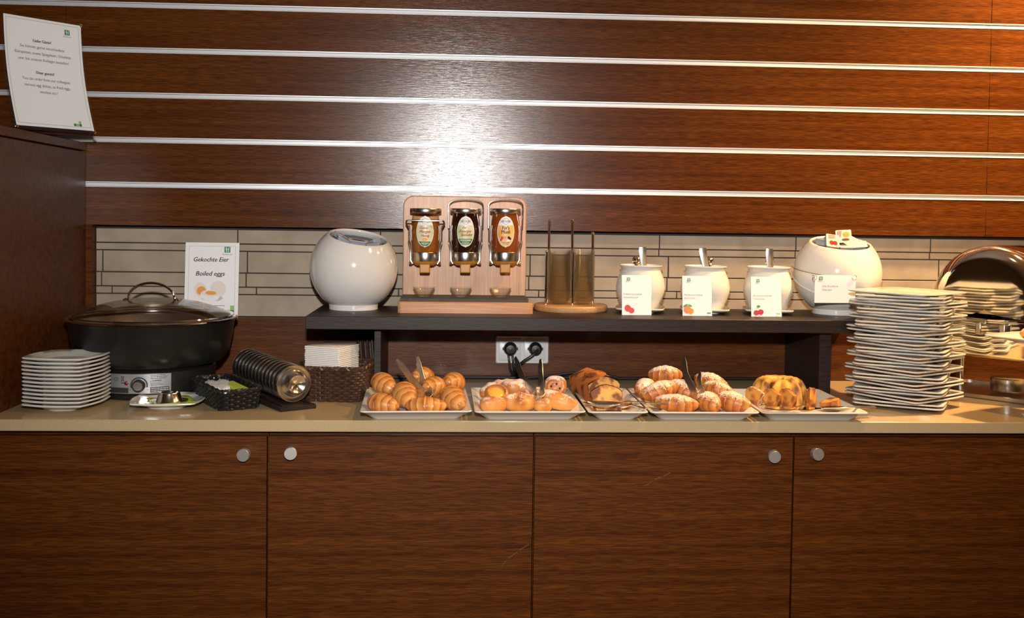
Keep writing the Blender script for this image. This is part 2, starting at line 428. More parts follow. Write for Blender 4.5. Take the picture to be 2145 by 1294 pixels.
cable([(.006, -.026, .0), (-.012, -.034, -.016), (-.040, -.03, -.036), (-.058, -.016, -.058), (-.066, -.006, -scz+.008)], .004, 'cord', pl[1])
cable([(-.20, -.030, .006), (-.05, -.025, .0055), (.10, -.022, .0055), (.2, -.028, .0055), (.32, -.020, .0055), (.48, -.026, .0055), (.7, -.020, .0055), (.95, -.022, .0055)], .005, 'power_cable', None, 'thick black power cable lying along the back of the worktop')
cable([(.17, -.040, .005), (.26, -.034, .012), (.34, -.032, .022), (.42, -.030, .018), (.47, -.036, .005)], .004, 'loose_cable', None, 'thin black cable arching up behind the pastry trays')
for i in range(4):
    q0 = onY(748+i*9, 716, -.045); q1 = onY(752+i*10, 745, -.05); q2 = onY(766+i*6, 780, -.055); q3 = onZ(772+i*5, 804, .004)
    c = cable([(q0.x, -.045, .171), (q1.x, -.05, q1.z), (q2.x, -.055, q2.z), (q3.x, -.07, .0045)], .0042, 'black_cable', None, ['black power cord hanging closest to the napkins behind the brown basket', 'second black power cord hanging behind the brown basket', 'third black power cord hanging behind the brown basket', 'black power cord hanging closest to the shelf leg'][i], 'cable'); c['group'] = 'black cords hanging beside the shelf leg'

# ================================================================== PLATES
def square_plate(mb, s, rim=.0155, bulge=.0):
    """square coupe plate, side s, slightly curved sides, foot ring; base at z=0"""
    a = s/2; c = s*.07
    R = [rrect(a*.50, a*.50, a*.3, .0022, 6, bulge=bulge*.5), rrect(a*.55, a*.55, a*.3, 0, 6, bulge=bulge*.5), rrect(a*.60, a*.60, a*.32, 0, 6, bulge=bulge*.5), rrect(a*.62, a*.62, a*.32, .003, 6, bulge=bulge*.5),
         rrect(a*.80, a*.80, a*.24, rim-.0070, 6, bulge=bulge*.8), rrect(a*.975, a*.975, c, rim-.0030, 6, bulge=bulge), rrect(a, a, c, rim-.0014, 6, bulge=bulge), rrect(a, a, c, rim+.0008, 6, bulge=bulge), rrect(a*.982, a*.982, c, rim+.0018, 6, bulge=bulge),
         rrect(a*.80, a*.80, a*.24, rim-.0030, 6, bulge=bulge*.8), rrect(a*.62, a*.62, a*.34, .0062, 6, bulge=bulge*.5), rrect(a*.56, a*.56, a*.3, .0052, 6, bulge=bulge*.5)]
    n = len(R[0]); R = [[(r[i % len(r)] if len(r) == n else r[min(i, len(r)-1)]) for i in range(n)] for r in R]
    mb.loft(R, None, True, True)
def stack(name, label, toplabel, cat, group, s, n, pitch, bulge, place, rim=.0155):
    mb = MB(); square_plate(mb, s, rim, bulge=bulge)
    first = mb.build(name, m_plate, ang=50)
    for k in range(n):
        o = first if k == 0 else first.copy()
        if k: COL.objects.link(o)
        x, y, rz = place(k)
        o.location = (x, y, k*pitch); o.rotation_euler = (0, 0, rz)
        tag(o, toplabel if k == n-1 else label, cat, group)
    return first
pc = onY(141, 800, -.462)
stack('small_plate', 'small square white plate inside the neat stack beside the black warmer', 'topmost small square white plate of the neat stack beside the black warmer', 'plate', 'small plates stacked by the partition',
      .147, 13, .0090, .010, lambda k: (pc.x+random.uniform(-.0008, .0008), -.462+random.uniform(-.0008, .0008), math.radians(-9)+random.uniform(-.012, .012)))
pr = onY(1898, 740, -.385)
def pr_place(k):
    # from the top: one A, then pairs B, A, B ...
    j = 34-k; B = ((j+1)//2) % 2 == 1
    ang = math.radians(-31) if B else math.radians(-58)
    dx = .006*math.sin(k*.5)
    return (pr.x + (.0 if not B else -.004) + dx*.4 - .006*(34-k)/34, -.385+random.uniform(-.002, .002), ang + random.uniform(-.03, .03))
stack('large_plate', 'large square white plate inside the tall criss-cross stack', 'topmost large square white plate of the tall criss-cross stack', 'plate', 'large plates in the tall stack',
      .212, 35, .00815, .004, pr_place, .0118)

# egg plate with green napkin and a steel egg cup
def eggcup_mesh():
    return MB().lathe([(.0, .0145), (.010, .0165), (.0185, .0225), (.0215, .0242), (.0232, .0242), (.0240, .0232), (.0295, .004), (.0315, .0012), (.0375, .0008), (.0425, .0034), (.0440, .0036), (.0440, .0044),
                       (.0420, .0044), (.0375, .0018), (.0325, .0022), (.0302, .0050), (.0246, .0226)], 48)
ep = onY(352, 848, -.44)
mb = MB(); square_plate(mb, .150, bulge=.010)
o = mb.build('small_plate', m_plate, ang=50); o.location = (ep.x, -.435, 0); o.rotation_euler = (0, 0, math.radians(4)); tag(o, 'small square white plate holding a single steel egg cup', 'plate')
mb = MB()
pts = []
N_ = 10
for i in range(N_+1):
    for j in range(N_+1):
        u, v = i/N_-.5, j/N_-.5
        r = max(abs(u), abs(v))*2
        z = .0012 + .0075*max(0, r-.55)**1.5*2.2 + .0012*math.sin(9*u+3)*math.sin(8*v)
        pts.append((u*.098, v*.098, z))
fs = [(i*(N_+1)+j, (i+1)*(N_+1)+j, (i+1)*(N_+1)+j+1, i*(N_+1)+j+1) for i in range(N_) for j in range(N_)]
mb.add(pts, fs); o = mb.build('green_napkin', m_napgreen); o.location = (ep.x+.008, -.437, .0062); o.rotation_euler = (0, 0, math.radians(28))
sm = o.modifiers.new('thick', 'SOLIDIFY'); sm.thickness = .0006; sm.offset = 1
tag(o, 'lime green paper napkin under the single egg cup', 'napkin')
o = eggcup_mesh().build('egg_cup', m_cup); o.location = (ep.x+.003, -.440, .0082); tag(o, 'single polished steel egg cup standing on the green napkin', 'egg cup')

# row of egg cups lying on the wooden rack
A0 = onY(618, 804, -.478); A1 = onY(497, 756, -.175); AX = (A1-A0).normalized()
side = Vector((AX.y, -AX.x, 0)).normalized()
rz = math.atan2(AX.y, AX.x)-PI/2
t = thing('egg_cup_rack', 'dark wooden rack board under the row of steel egg cups', 'rack', (A0.x, A0.y, 0), rz)
L_ = (A1-A0).length
MB().box(-.045, .045, -.022, L_+.012, 0, .0105).build('base_board', m_shelf, t, bevel=.001, segs=1)
for s in (-1, 1):
    mb = MB(); mb.prism([(-.015, .0105), (L_, .0105), (L_, .040), (-.015, .0125)], s*.034-.004, s*.034+.004, 'x'); mb.build('side_rail', m_shelf, t)
NC = 14
rot = (-AX).to_track_quat('Z', 'Y').to_euler()
first = eggcup_mesh().build('egg_cup', m_cup)
for k in range(NC):
    o = first if k == 0 else first.copy()
    if k: COL.objects.link(o)
    o.location = A0 + AX*(k*.0215+.010); o.rotation_euler = rot
    tag(o, 'polished steel egg cup foremost in the row on the wooden rack' if k == 0 else 'polished steel egg cup nested in the row on the wooden rack', 'egg cup', 'egg cups lying on the rack')

# ================================================================== WICKER
def basket(name, label, loc, rz, hx, hy, h, flare, mat, rows, stakes, r, rimr, rad=.02):
    t = thing(name, label, 'basket', loc, rz)
    def path(z, off=0, n=160, ph=0, amp=0):
        k = 1+flare*(z/h-1); ring = rrect(hx*k, hy*k, rad, z, 10)
        per = [0]
        for i in range(len(ring)): per.append(per[-1]+math.dist(ring[i], ring[(i+1) % len(ring)]))
        out = []
        for i in range(n):
            d = per[-1]*i/n
            j = max(q for q in range(len(ring)) if per[q] <= d)
            f = (d-per[j])/max(per[j+1]-per[j], 1e-9); a, b = ring[j], ring[(j+1) % len(ring)]
            x = a[0]+(b[0]-a[0])*f; y = a[1]+(b[1]-a[1])*f
            nx, ny = b[1]-a[1], -(b[0]-a[0]); l = math.hypot(nx, ny) or 1
            w = amp*math.sin(PI*stakes*i/n+ph)+off
            out.append((x+nx/l*w, y+ny/l*w, z))
        return out
    mb = MB()
    for k in range(rows):
        z = r+(h-2*r)*k/(rows-1)
        mb.tube(path(z, 0, 176, PI*(k % 2), r*.75), r, 5, True)
    wv = mb.build('weave', mat, t); wv['kind'] = 'stuff'
    mb = MB()
    for i in range(stakes):
        i0 = int(176*(i+.5)/stakes) % 176
        p0 = path(.002, 0, 176)[i0]; p1 = path(h, 0, 176)[i0]; mb.tube([p0, p1], r*.7, 5)
    st = mb.build('stakes', mat, t); st['kind'] = 'stuff'
    mb = MB()
    for ph in (0, PI):
        base = path(h, 0, 200)
        mb.tube([(x, y, z+rimr*.7*math.sin(2*PI*i/200*stakes*.9+ph)) for i, (x, y, z) in enumerate(path(h, 0, 200, ph, rimr*.5))], rimr, 6, True)
    mb.build('rim', mat, t)
    k = 1-flare
    MB().loft([rrect(hx*k, hy*k, rad, 0, 8), rrect(hx*k, hy*k, rad, .004, 8)], None, True, True).build('bottom', mat, t)
    return t
bk = Vector((-.564, -.394)); brz = math.atan2(.232, -.136)-PI/2
basket('spoon_basket', 'small oblong black wicker basket of white egg spoons', (bk.x, bk.y, 0), brz, .050, .122, .046, .06, m_wickerk, 8, 44, .0032, .0038)
# white plastic spoons lying side by side + lime napkin
def spoon_mesh():
    mb = MB(); rings = []
    for i in range(25):
        u = i/24; y = -.055+.11*u
        wd = .0045 if u < .55 else .0045+.0075*math.sin(min(1, (u-.55)/.42)*PI/2*1.0)*(1 if u < .93 else math.sqrt(max(0, 1-((u-.93)/.075)**2)))
        if u > .55: wd = .0045+.0080*math.sin(PI*min(1, (u-.55)/.47))**.7 if u < .99 else .001
        z = .004*math.sin(PI*u) + (.0 if u < .55 else -.003*math.sin(PI*min(1, (u-.55)/.45)))
        rings.append([(-wd, y, z+.001), (-wd*.5, y, z), (0, y, z-.0003), (wd*.5, y, z), (wd, y, z+.001), (wd*.9, y, z+.0018), (0, y, z+.0010), (-wd*.9, y, z+.0018)])
    mb.loft(rings, None, True, True); return mb
Mb = Matrix.Translation((bk.x, bk.y, 0)) @ Matrix.Rotation(brz, 4, 'Z')
first = spoon_mesh().build('egg_spoon', m_white)
k = 0
for i in range(12):
    o = first if k == 0 else first.copy()
    if k: COL.objects.link(o)
    lx = -.034+.0046*i; ly = .022+.002*math.sin(i*2.1)
    o.matrix_world = Mb @ Matrix.Translation((lx, ly, .036+.002*math.sin(i))) @ Euler((math.radians(-3), math.radians(-62), math.radians(-4+random.uniform(-2, 2)))).to_matrix().to_4x4()
    tag(o, 'white plastic egg spoon standing on edge in the black wicker basket', 'spoon', 'egg spoons in the black basket'); k += 1
mb = MB(); mb.box(-.038, .038, -.106, .106, .0045, .030, Mb)
o = mb.build('folded_napkins', m_napgreen, bevel=.002); tag(o, 'lime green folded napkin lining the black wicker basket', 'napkin')
mb = MB(); mb.add([(-.012, -.098, .040), (.037, -.100, .0405), (.038, .06, .0415), (.022, .05, .0415)], [(0, 1, 2, 3)], Mb)
mb.add([(-.012, -.098, .022), (.037, -.100, .022), (.038, .06, .022), (.022, .05, .022)], [(3, 2, 1, 0)], Mb)
mb.f += [(0, 4, 5, 1), (1, 5, 6, 2), (2, 6, 7, 3), (3, 7, 4, 0)]
o = mb.build('green_napkin', m_napgreen, smooth=False); tag(o, 'lime green napkin corner showing beside the white egg spoons', 'napkin')

nb = Vector((-.306, -.310))
basket('napkin_basket', 'square brown wicker basket holding the white napkins', (nb.x, nb.y, 0), math.radians(-8), .088, .083, .083, .10, m_wickerb, 13, 48, .0036, .0042, .025)
nc = onZ(686, 727, .135)
first = None
for k in range(28):
    if first is None:
        mb = MB(); mb.loft([rrect(.049, .049, .004, 0), rrect(.0505, .0505, .004, .0011), rrect(.0505, .0505, .004, .0031), rrect(.049, .049, .004, .0042)], None, True, True)
        first = o = mb.build('paper_napkin', m_napkin, ang=60)
    else: o = first.copy(); COL.objects.link(o)
    o.location = (nb.x-.008+random.uniform(-.0008, .0008)-.0005*(k % 3), nb.y-.006+random.uniform(-.0008, .0008), .0045+k*.0046); o.rotation_euler = (0, 0, math.radians(-25)+random.uniform(-.02, .02))
    tag(o, 'folded white paper napkin topmost in the brown basket' if k == 27 else 'folded white paper napkin in the stack inside the brown basket', 'napkin', 'napkins in the brown basket')

# ================================================================== SOUP WARMER
wx = onY(321, 700, -.225).x
wc = (wx, -.228, 0)
t = thing('food_warmer', 'large round black electric food warmer with a domed glass lid', 'warmer', wc)
MB().lathe([(0, 0), (.150, 0), (.153, .003), (.153, .012), (.157, .016), (.157, .068), (.153, .072), (.150, .074), (.176, .082), (.192, .105), (.201, .150), (.204, .176), (.207, .184), (.204, .187), (.198, .184), (.194, .150), (.17, .10), (0, .09)], 80).build('body', m_gloss_black, t)
m_bain = P('bain_marie_steel', (.62, .60, .57), .3, 1)
MB().lathe([(0, .150), (.150, .150), (.185, .160), (.197, .181), (.199, .181), (.19, .158), (.15, .146), (0, .146)], 64).build('inset_pan', m_bain, t)
MB().lathe([(.199, .186), (.208, .1862), (.2125, .1885), (.2125, .1915), (.208, .1935), (.200, .1925)], 80).build('steel_rim', m_chrome, t)
lid = MB().lathe([(.199, .193), (.19, .2005), (.16, .215), (.12, .2275), (.07, .2365), (.03, .2395), (0, .240), (0, .2375), (.03, .237), (.07, .234), (.12, .225), (.16, .2125), (.19, .198), (.199, .1905)], 72).build('glass_lid', m_lidglass, t)
MB().lathe([(.196, .1935), (.2005, .1940), (.2040, .1965), (.2030, .1990), (.1985, .1985), (.1945, .1965)], 80).build('lid_rim', m_chrome, lid)
hp = []
for i in range(25):
    u = i/24; a = PI*u
    hp.append((-.050*math.cos(a)*(1.0+.18*(1-math.sin(a))), -.012, .238+.042*math.sin(a)**.7))
hp = [(-.068, -.012, .2375)] + hp + [(.068, -.012, .2375)]
MB().tube(hp, .0035, 10).build('lid_handle', m_chrome, lid)
for s in (-1, 1): MB().lathe([(0, 0), (.008, 0), (.008, .005), (.004, .007), (0, .0075)], 16, Matrix.Translation((s*.064, -.012, .2335))).build('handle_bolt', m_chrome, lid)
# control plate, curved on the base
m_plateal = P('control_plate', (.52, .52, .53), .35, .75)
def cyl(r):
    def fn(a, b): th = (a+.036)/.157; return (r*math.sin(th), -r*math.cos(th), b)
    return fn
xa, xb, za, zb = -.108, .052, .018, .066
def strip(mb, x0, x1, z0, z1, r, n=20):
    f = cyl(r); g = cyl(r-.0015)
    vs = []
    for i in range(n+1):
        a = x0+(x1-x0)*i/n; vs += [f(a, z0), f(a, z1), g(a, z0), g(a, z1)]
    fs = []
    for i in range(n):
        o = i*4; fs += [(o, o+4, o+5, o+1), (o+1, o+5, o+7, o+3), (o, o+2, o+6, o+4), (o+2, o+3, o+7, o+6)]
    fs += [(0, 1, 3, 2), (n*4, n*4+2, n*4+3, n*4+1)]
    mb.add(vs, fs)
mb = MB(); strip(mb, xa, xb, za, zb, .1588); cp = mb.build('control_plate', m_plateal, t)
fn = cyl(.1591)
mb = MB(); strip(mb, .0035, .0475, .0195, .0335, .1590); strip(mb, -.098, -.0475, .0195, .0325, .1590)
arc = [(-.0225+.0205*math.cos(a), .0385+.0205*math.sin(a)) for a in [math.radians(200-215*i/24) for i in range(25)]]
arc2 = [(-.0225+.0170*math.cos(a), .0385+.0170*math.sin(a)) for a in [math.radians(200-215*i/24) for i in range(25)]]
for i in range(24): mb.add([fn(*arc[i]), fn(*arc[i+1]), fn(*arc2[i+1]), fn(*arc2[i])], [(0, 1, 2, 3)])
mb.add([fn(-.0665, .0450), fn(-.0575, .0450), fn(-.0575, .0430), fn(-.0665, .0430)], [(0, 1, 2, 3)])
for (a, b, c, d) in ((-.0655, .0605, -.0585, .0475), (-.0585, .0605, -.0655, .0475)):
    mb.add([fn(a, b), fn(a+.001, b), fn(c+.001, d), fn(c, d)], [(0, 1, 2, 3)])
for (x0, x1, z0, z1) in ((-.0655, -.0585, .0590, .0602), (-.0650, -.0642, .0480, .0600), (-.0598, -.0590, .0480, .0600), (-.0650, -.0590, .0480, .0490)):
    mb.add([fn(x0, z0), fn(x1, z0), fn(x1, z1), fn(x0, z1)], [(0, 1, 2, 3)])
mb.build('printed_panels', m_ink, cp, smooth=False)
print_text([('CE', -.073, .049, .0080, .012, 'r', 0), ('SUNNEX', .008, .0475, .0042, .022, 'l', .2, .0002), ('MAX', -.006, .0270, .0022, .006, 'l', 0)], 'lettering', m_ink, cp, fn)
print_marks([(.0040, .0475, .0020, .003, 'l'), (.0040, .0625, .0018, .034, 'l'), (.0040, .0585, .0018, .040, 'l'), (.0040, .0545, .0018, .036, 'l'), (.0040, .0430, .0018, .022, 'l'), (.0040, .0395, .0018, .028, 'l'), (.0040, .0360, .0018, .015, 'l'), (-.0455, .0270, .0018, .004, 'l')], 'small_print', m_ink, cp, fn)
print_marks([(.0055, .0298, .0020, .040, 'l'), (.0055, .0256, .0020, .040, 'l'), (.0055, .0214, .0020, .030, 'l')], 'caution_print', m_white, cp, cyl(.1594))
th = (.036-.0225)/.157
Mk = Matrix.Rotation(th, 4, 'Z') @ Matrix.Translation((0, -.1585, .0385)) @ Matrix.Rotation(PI/2, 4, 'X')
kn = MB().lathe([(0, 0), (.0155, 0), (.0152, .010), (.0135, .014), (0, .014)], 40, Mk).build('dial_knob', m_black, cp)
MB().lathe([(0, .0142), (.0108, .0142), (.0112, .0146), (.0108, .0152), (0, .0152)], 40, Mk).build('knob_cap', m_steel, kn)
th = (.036-.0520)/.157
MB().lathe([(0, 0), (.0048, 0), (.0048, .003), (.003, .0045), (0, .005)], 24, Matrix.Rotation(th, 4, 'Z') @ Matrix.Translation((0, -.1588, .0440)) @ Matrix.Rotation(PI/2, 4, 'X')).build('pilot_lamp', P('dark_red_lens', (.18, .005, .008), .15), cp)

# ================================================================== SIGNS
def logo(parent, x, z, k, txt=True, fn=None, mat=None, fn2=None):
    """green square emblem with a script H and the small name line below; k = emblem height"""
    g = mat or m_green
    mk = fn
    flat_poly('emblem', rect(x-k*.5, x+k*.5, z, z+k), g, parent, -.0005, mk)
    mb = MB()
    for pts in ([(-.30, -.05), (-.16, -.05), (-.10, .42), (-.24, .42)], [(-.20, -.42), (-.08, -.42), (-.02, .08), (-.14, .08)], [(-.14, .02), (.16, .10), (.18, .19), (-.12, .11)],
                [(.10, -.42), (.22, -.42), (.30, .26), (.18, .26)], [(.22, .30), (.34, .30), (.36, .42), (.24, .42)]):
        mb.add([((fn2 or fn)(x+a*k, z+k/2+b*k) if fn else (x+a*k, -.0009, z+k/2+b*k)) for a, b in pts], [(0, 1, 2, 3)])
    o = mb.build('emblem_strokes', m_white, parent, smooth=False); o['kind'] = 'stuff'
    if txt: print_text([('Holiday Inn', x, z-k*.42, k*.26, k*1.65, 'c', .25)], 'emblem_name', g, parent, fn)
def card(name, label, w, h, loc, rz, tilt, acrylic=True, foot=.03, border=None):
    t = thing(name, label, 'sign', loc, rot=(-tilt, 0, rz))
    MB().box(-w/2, w/2, .0008, .0016, 0, h).build('paper', m_paper, t)
    if acrylic:
        MB().box(-w/2-.001, w/2+.001, .0018, .0040, 0, h+.001).build('acrylic_back', m_acryl, t)
    if foot:
        # foot plate that stays level although the face leans back
        Mx = Matrix.Rotation(tilt, 4, 'X')
        MB().box(-w/2-.001, w/2+.001, .002, foot, .0002, .0022, Mx).build('foot', m_acryl, t)
    if border:
        mb = MB(); b = border; e = .0005
        for (x0, x1, z0, z1) in ((-w/2+b, w/2-b, b, b+e), (-w/2+b, w/2-b, h-b-e, h-b), (-w/2+b, -w/2+b+e, b, h-b), (w/2-b-e, w/2-b, b, h-b)):
            mb.add([(x0, .0003, z0), (x1, .0003, z0), (x1, .0003, z1), (x0, .0003, z1)], [(0, 1, 2, 3)])
        o = mb.build('border_line', P('border_green', (.10, .20, .06), .6), t, smooth=False); o['kind'] = 'stuff'
    return t
def disc(name, parent, mat, cx, cz, rx, rz, y=-.0002, a0=0, a1=2*PI, rot=0):
    pts = [(cx+x*math.cos(rot)-z*math.sin(rot), cz+x*math.sin(rot)+z*math.cos(rot)) for x, z in ell(0, 0, rx, rz, 28, a0, a1)]
    return flat_poly(name, pts, mat, parent, y)
YP = .0004
# boiled egg sign on the ledge of the lower panel, leaning on the tiles
a = onY(386, 663, .006); b = onY(498, 664, .006)
w_ = .150; h_ = .212
t = card('egg_sign', 'white boiled eggs sign leaning on the tiles behind the warmer', w_, h_, ((a.x+b.x)/2, .0035, .1682), math.radians(1), math.radians(5.0), True, 0, .010)
logo(t, .042, .184, .0165)
print_text([('Gekochte Eier', -.002, .158, .0125, .098, 'c', .25, .0003), ('Boiled eggs', -.004, .118, .0125, .081, 'c', .25, .0003)], 'lettering', m_ink, t)
m_eggw = P('egg_white_print', (.74, .68, .63), .6); m_eggs = P('egg_shadow_print', (.55, .50, .50), .6); m_yolk = P('yolk_print', (.80, .34, .05), .6); m_eggp = P('egg_pale_print', (.80, .72, .66), .6)
disc('egg_print', t, m_eggp, .018, .080, .022, .024, -.0001); disc('egg_print', t, m_eggp, -.030, .078, .017, .021, -.0002, rot=.3)
disc('yolk_print', t, m_yolk, -.028, .075, .013, .0125, -.0003); disc('egg_shadow', t, m_eggs, .002, .054, .030, .008, -.0002)
disc('egg_print', t, m_white, -.004, .061, .027, .016, -.0004, rot=-.1); disc('egg_print', t, m_eggp, -.003, .068, .026, .0085, -.0005, rot=-.05); disc('yolk_print', t, m_yolk, -.001, .069, .0155, .0055, -.0006, rot=-.05)
print_marks([(-.058, .0325, .0020, .098, 'l'), (-.058, .0280, .0020, .036, 'l'), (-.058, .0235, .0020, .094, 'l'), (-.042, .0190, .0020, .009, 'l')], 'small_print', m_grey_ink, t)
for (x0, z0, mt) in ((.029, .0105, m_green), (.041, .0105, m_lgreen), (.053, .0105, m_green), (.053, .0225, m_lgreen)):
    flat_poly('print_square', rect(x0, x0+.0112, z0, z0+.0112), mt, t)

# guest notice on top of the partition (bent sheet in an acrylic holder)
pa = onY(33, 270, -.44); pb = onY(202, 288, -.16)
p0 = Vector((pa.x, -.44, 0)); p1 = Vector((pb.x, -.16, 0))
w_ = .172; h_ = .292
ux = (p1-p0).normalized(); rz = math.atan2(ux.y, ux.x)
mid = Vector((-1.025, -.33, .6545))
Lc = onY(30, 270, -.40); Rc = onY(203, 290, -.245)
rz = math.atan2(Rc.y-Lc.y, Rc.x-Lc.x); w_ = math.hypot(Rc.y-Lc.y, Rc.x-Lc.x)
t = thing('guest_notice', 'curved acrylic sign with egg dish notice standing on the partition', 'sign', ((Lc.x+Rc.x)/2, (Lc.y+Rc.y)/2, .6545), rz)
def bend(x, z, off=0):
    # the sheet leans back and bows gently
    u = z/h_; yb = .072*u + .016*math.sin(PI*u) + off
    return (x, yb, z*.99+.004)
def sheet(mb, x0, x1, z0, z1, off, n=14):
    vs = []
    for i in range(n+1):
        z = z0+(z1-z0)*i/n; vs += [bend(x0, z, off), bend(x1, z, off)]
    mb.add(vs, [(2*i, 2*i+1, 2*i+3, 2*i+2) for i in range(n)])
for nm, mt, x0, x1, z0, z1, off in (('acrylic_front', m_acryl, -w_/2, w_/2, 0, h_, -.0012), ('paper', m_paper, -w_/2+.007, w_/2-.005, .009, h_-.006, 0), ('acrylic_back', m_acryl, -w_/2, w_/2, 0, h_, .0014)):
    mb = MB(); sheet(mb, x0, x1, z0, z1, off); mb.build(nm, mt, t)
MB().box(-w_/2, w_/2, -.001, .060, 0, .003).build('foot', m_acryl, t)
for (sx, z) in ((-1, .006), (1, .006), (1, h_-.006)):
    x, y, zz = bend(sx*(w_/2-.006), z, -.002)
    MB().lathe([(0, 0), (.004, 0), (.004, .002), (.002, .003), (0, .003)], 16, Matrix.Translation((x, y, zz)) @ Matrix.Rotation(PI/2, 4, 'X')).build('screw', m_chrome, t)
fnb = lambda x, z: bend(x*1.10, z*1.14, -.0006)
fnc = lambda x, z: bend(x, z, -.0008)
print_text([('Liebe Gäste!', -.004, .198, .0062, .041, 'c', 0, .0003), ('Dear guests!', -.003, .127, .0062, .041, 'c', 0, .0003)], 'heading_lettering', m_ink, t, fnb)
print_text([('Sie können gerne verschiedene', -.004, .184, .0062, .102, 'c', 0), ('Eierspeisen, sowie Spiegeleier, Omeletts', -.003, .170, .0062, .128, 'c', 0), ('usw. bei unseren Kollegen bestellen!', -.003, .156, .0062, .116, 'c', 0),
            ('You can order from our colleagues', -.002, .112, .0062, .110, 'c', 0), ('various egg dishes, as fried eggs,', -.001, .098, .0062, .106, 'c', 0), ('omelets etc.!', -.001, .084, .0062, .041, 'c', 0)], 'lettering', m_ink, t, fnb)
logo(t, .056, .224, .012, True, fnb, None, lambda x, z: bend(x*1.10, z*1.14, -.0010))
mb = MB(); b = .012; e = .0006
for (x0, x1, z0, z1) in ((-w_/2+b, w_/2-b, .016, .016+e), (-w_/2+b, w_/2-b, h_-b-e, h_-b)): mb.add([fnc(x0, z0), fnc(x1, z0), fnc(x1, z1), fnc(x0, z1)], [(0, 1, 2, 3)])
for x0 in (-w_/2+b, w_/2-b-e):
    for i in range(12):
        z0 = .016+(h_-b-.016)*i/12; z1 = .016+(h_-b-.016)*(i+1)/12
        mb.add([fnc(x0, z0), fnc(x0+e, z0), fnc(x0+e, z1), fnc(x0, z1)], [(0, 1, 2, 3)])
o = mb.build('border_line', MATS['border_green'], t, smooth=False); o['kind'] = 'stuff'
for (x0, z0, mt) in ((.048, .018, m_green), (.055, .018, m_lgreen), (.062, .018, m_green), (.062, .025, m_lgreen)): flat_poly('print_square', rect(x0, x0+.0065, z0, z0+.0065), mt, t, fn=fnc)

# jam cards standing in front of the pots
def jam_card(px0, px1, py, y, label, l1, l2, ink, logom, deco):
    a = onY(px0, py, y); b = onY(px1, py, y)
    t = card('jam_card', label, b.x-a.x, .1065, ((a.x+b.x)/2, y, SZ+.0004), math.radians(1), math.radians(7), True, .032)
    logo(t, -.022, .0915, .0085, True, None, logom)
    print_text([(l1, -.036, .0535, .0046, .050, 'l', .25), (l2, -.036, .0450, .0046, .030 if len(l2) < 12 else .040, 'l', .25)], 'lettering', ink, t)
    deco(t); return t
m_peach = P('peach_print', (.78, .22, .10), .6); m_leaf = P('leaf_print', (.12, .30, .06), .6); m_strawb = P('strawberry_print', (.60, .06, .06), .6)
def d_straw(t):
    disc('fruit_print', t, m_strawb, -.024, .018, .0085, .0095, rot=.5); disc('fruit_print', t, m_strawb, -.014, .012, .0075, .0075, -.0003)
def d_apri(t):
    disc('fruit_print', t, m_peach, -.027, .016, .010, .0105); disc('fruit_print', t, m_orange, -.018, .012, .008, .0078, -.0003); disc('leaf_print', t, m_leaf, -.032, .027, .007, .0028, -.0003, rot=.5); disc('leaf_print', t, m_leaf, -.020, .027, .006, .0025, -.0003, rot=-.4)
    flat_poly('print_square', rect(.026, .036, .006, .009), m_green, t)
def d_cher(t):
    disc('fruit_print', t, P('cherry_print', (.50, .03, .06), .6), -.028, .010, .0075, .007); disc('fruit_print', t, MATS['cherry_print'], -.016, .012, .0080, .0072, -.0003); disc('leaf_print', t, m_leaf, -.022, .027, .005, .0035, -.0003)
    flat_poly('print_square', rect(.026, .036, .006, .009), m_lgreen, t)
jam_card(1303, 1365, 655, -.232, 'white strawberry jam card standing before the pot next to the glass bowls', 'Erdbeermarmelade', 'Strawberry jam', m_grey_ink, m_green, d_straw)
jam_card(1430, 1492, 659, -.238, 'white apricot jam card standing before the middle pot', 'Marillenmarmelade', 'Apricot jam', m_grey_ink, m_green, d_apri)
jam_card(1574, 1638, 663, -.244, 'white cherry jam card standing before the pot beside the round jam bowl', 'Kirschmarmelade', 'Cherry jam', m_grey_ink, m_green, d_cher)

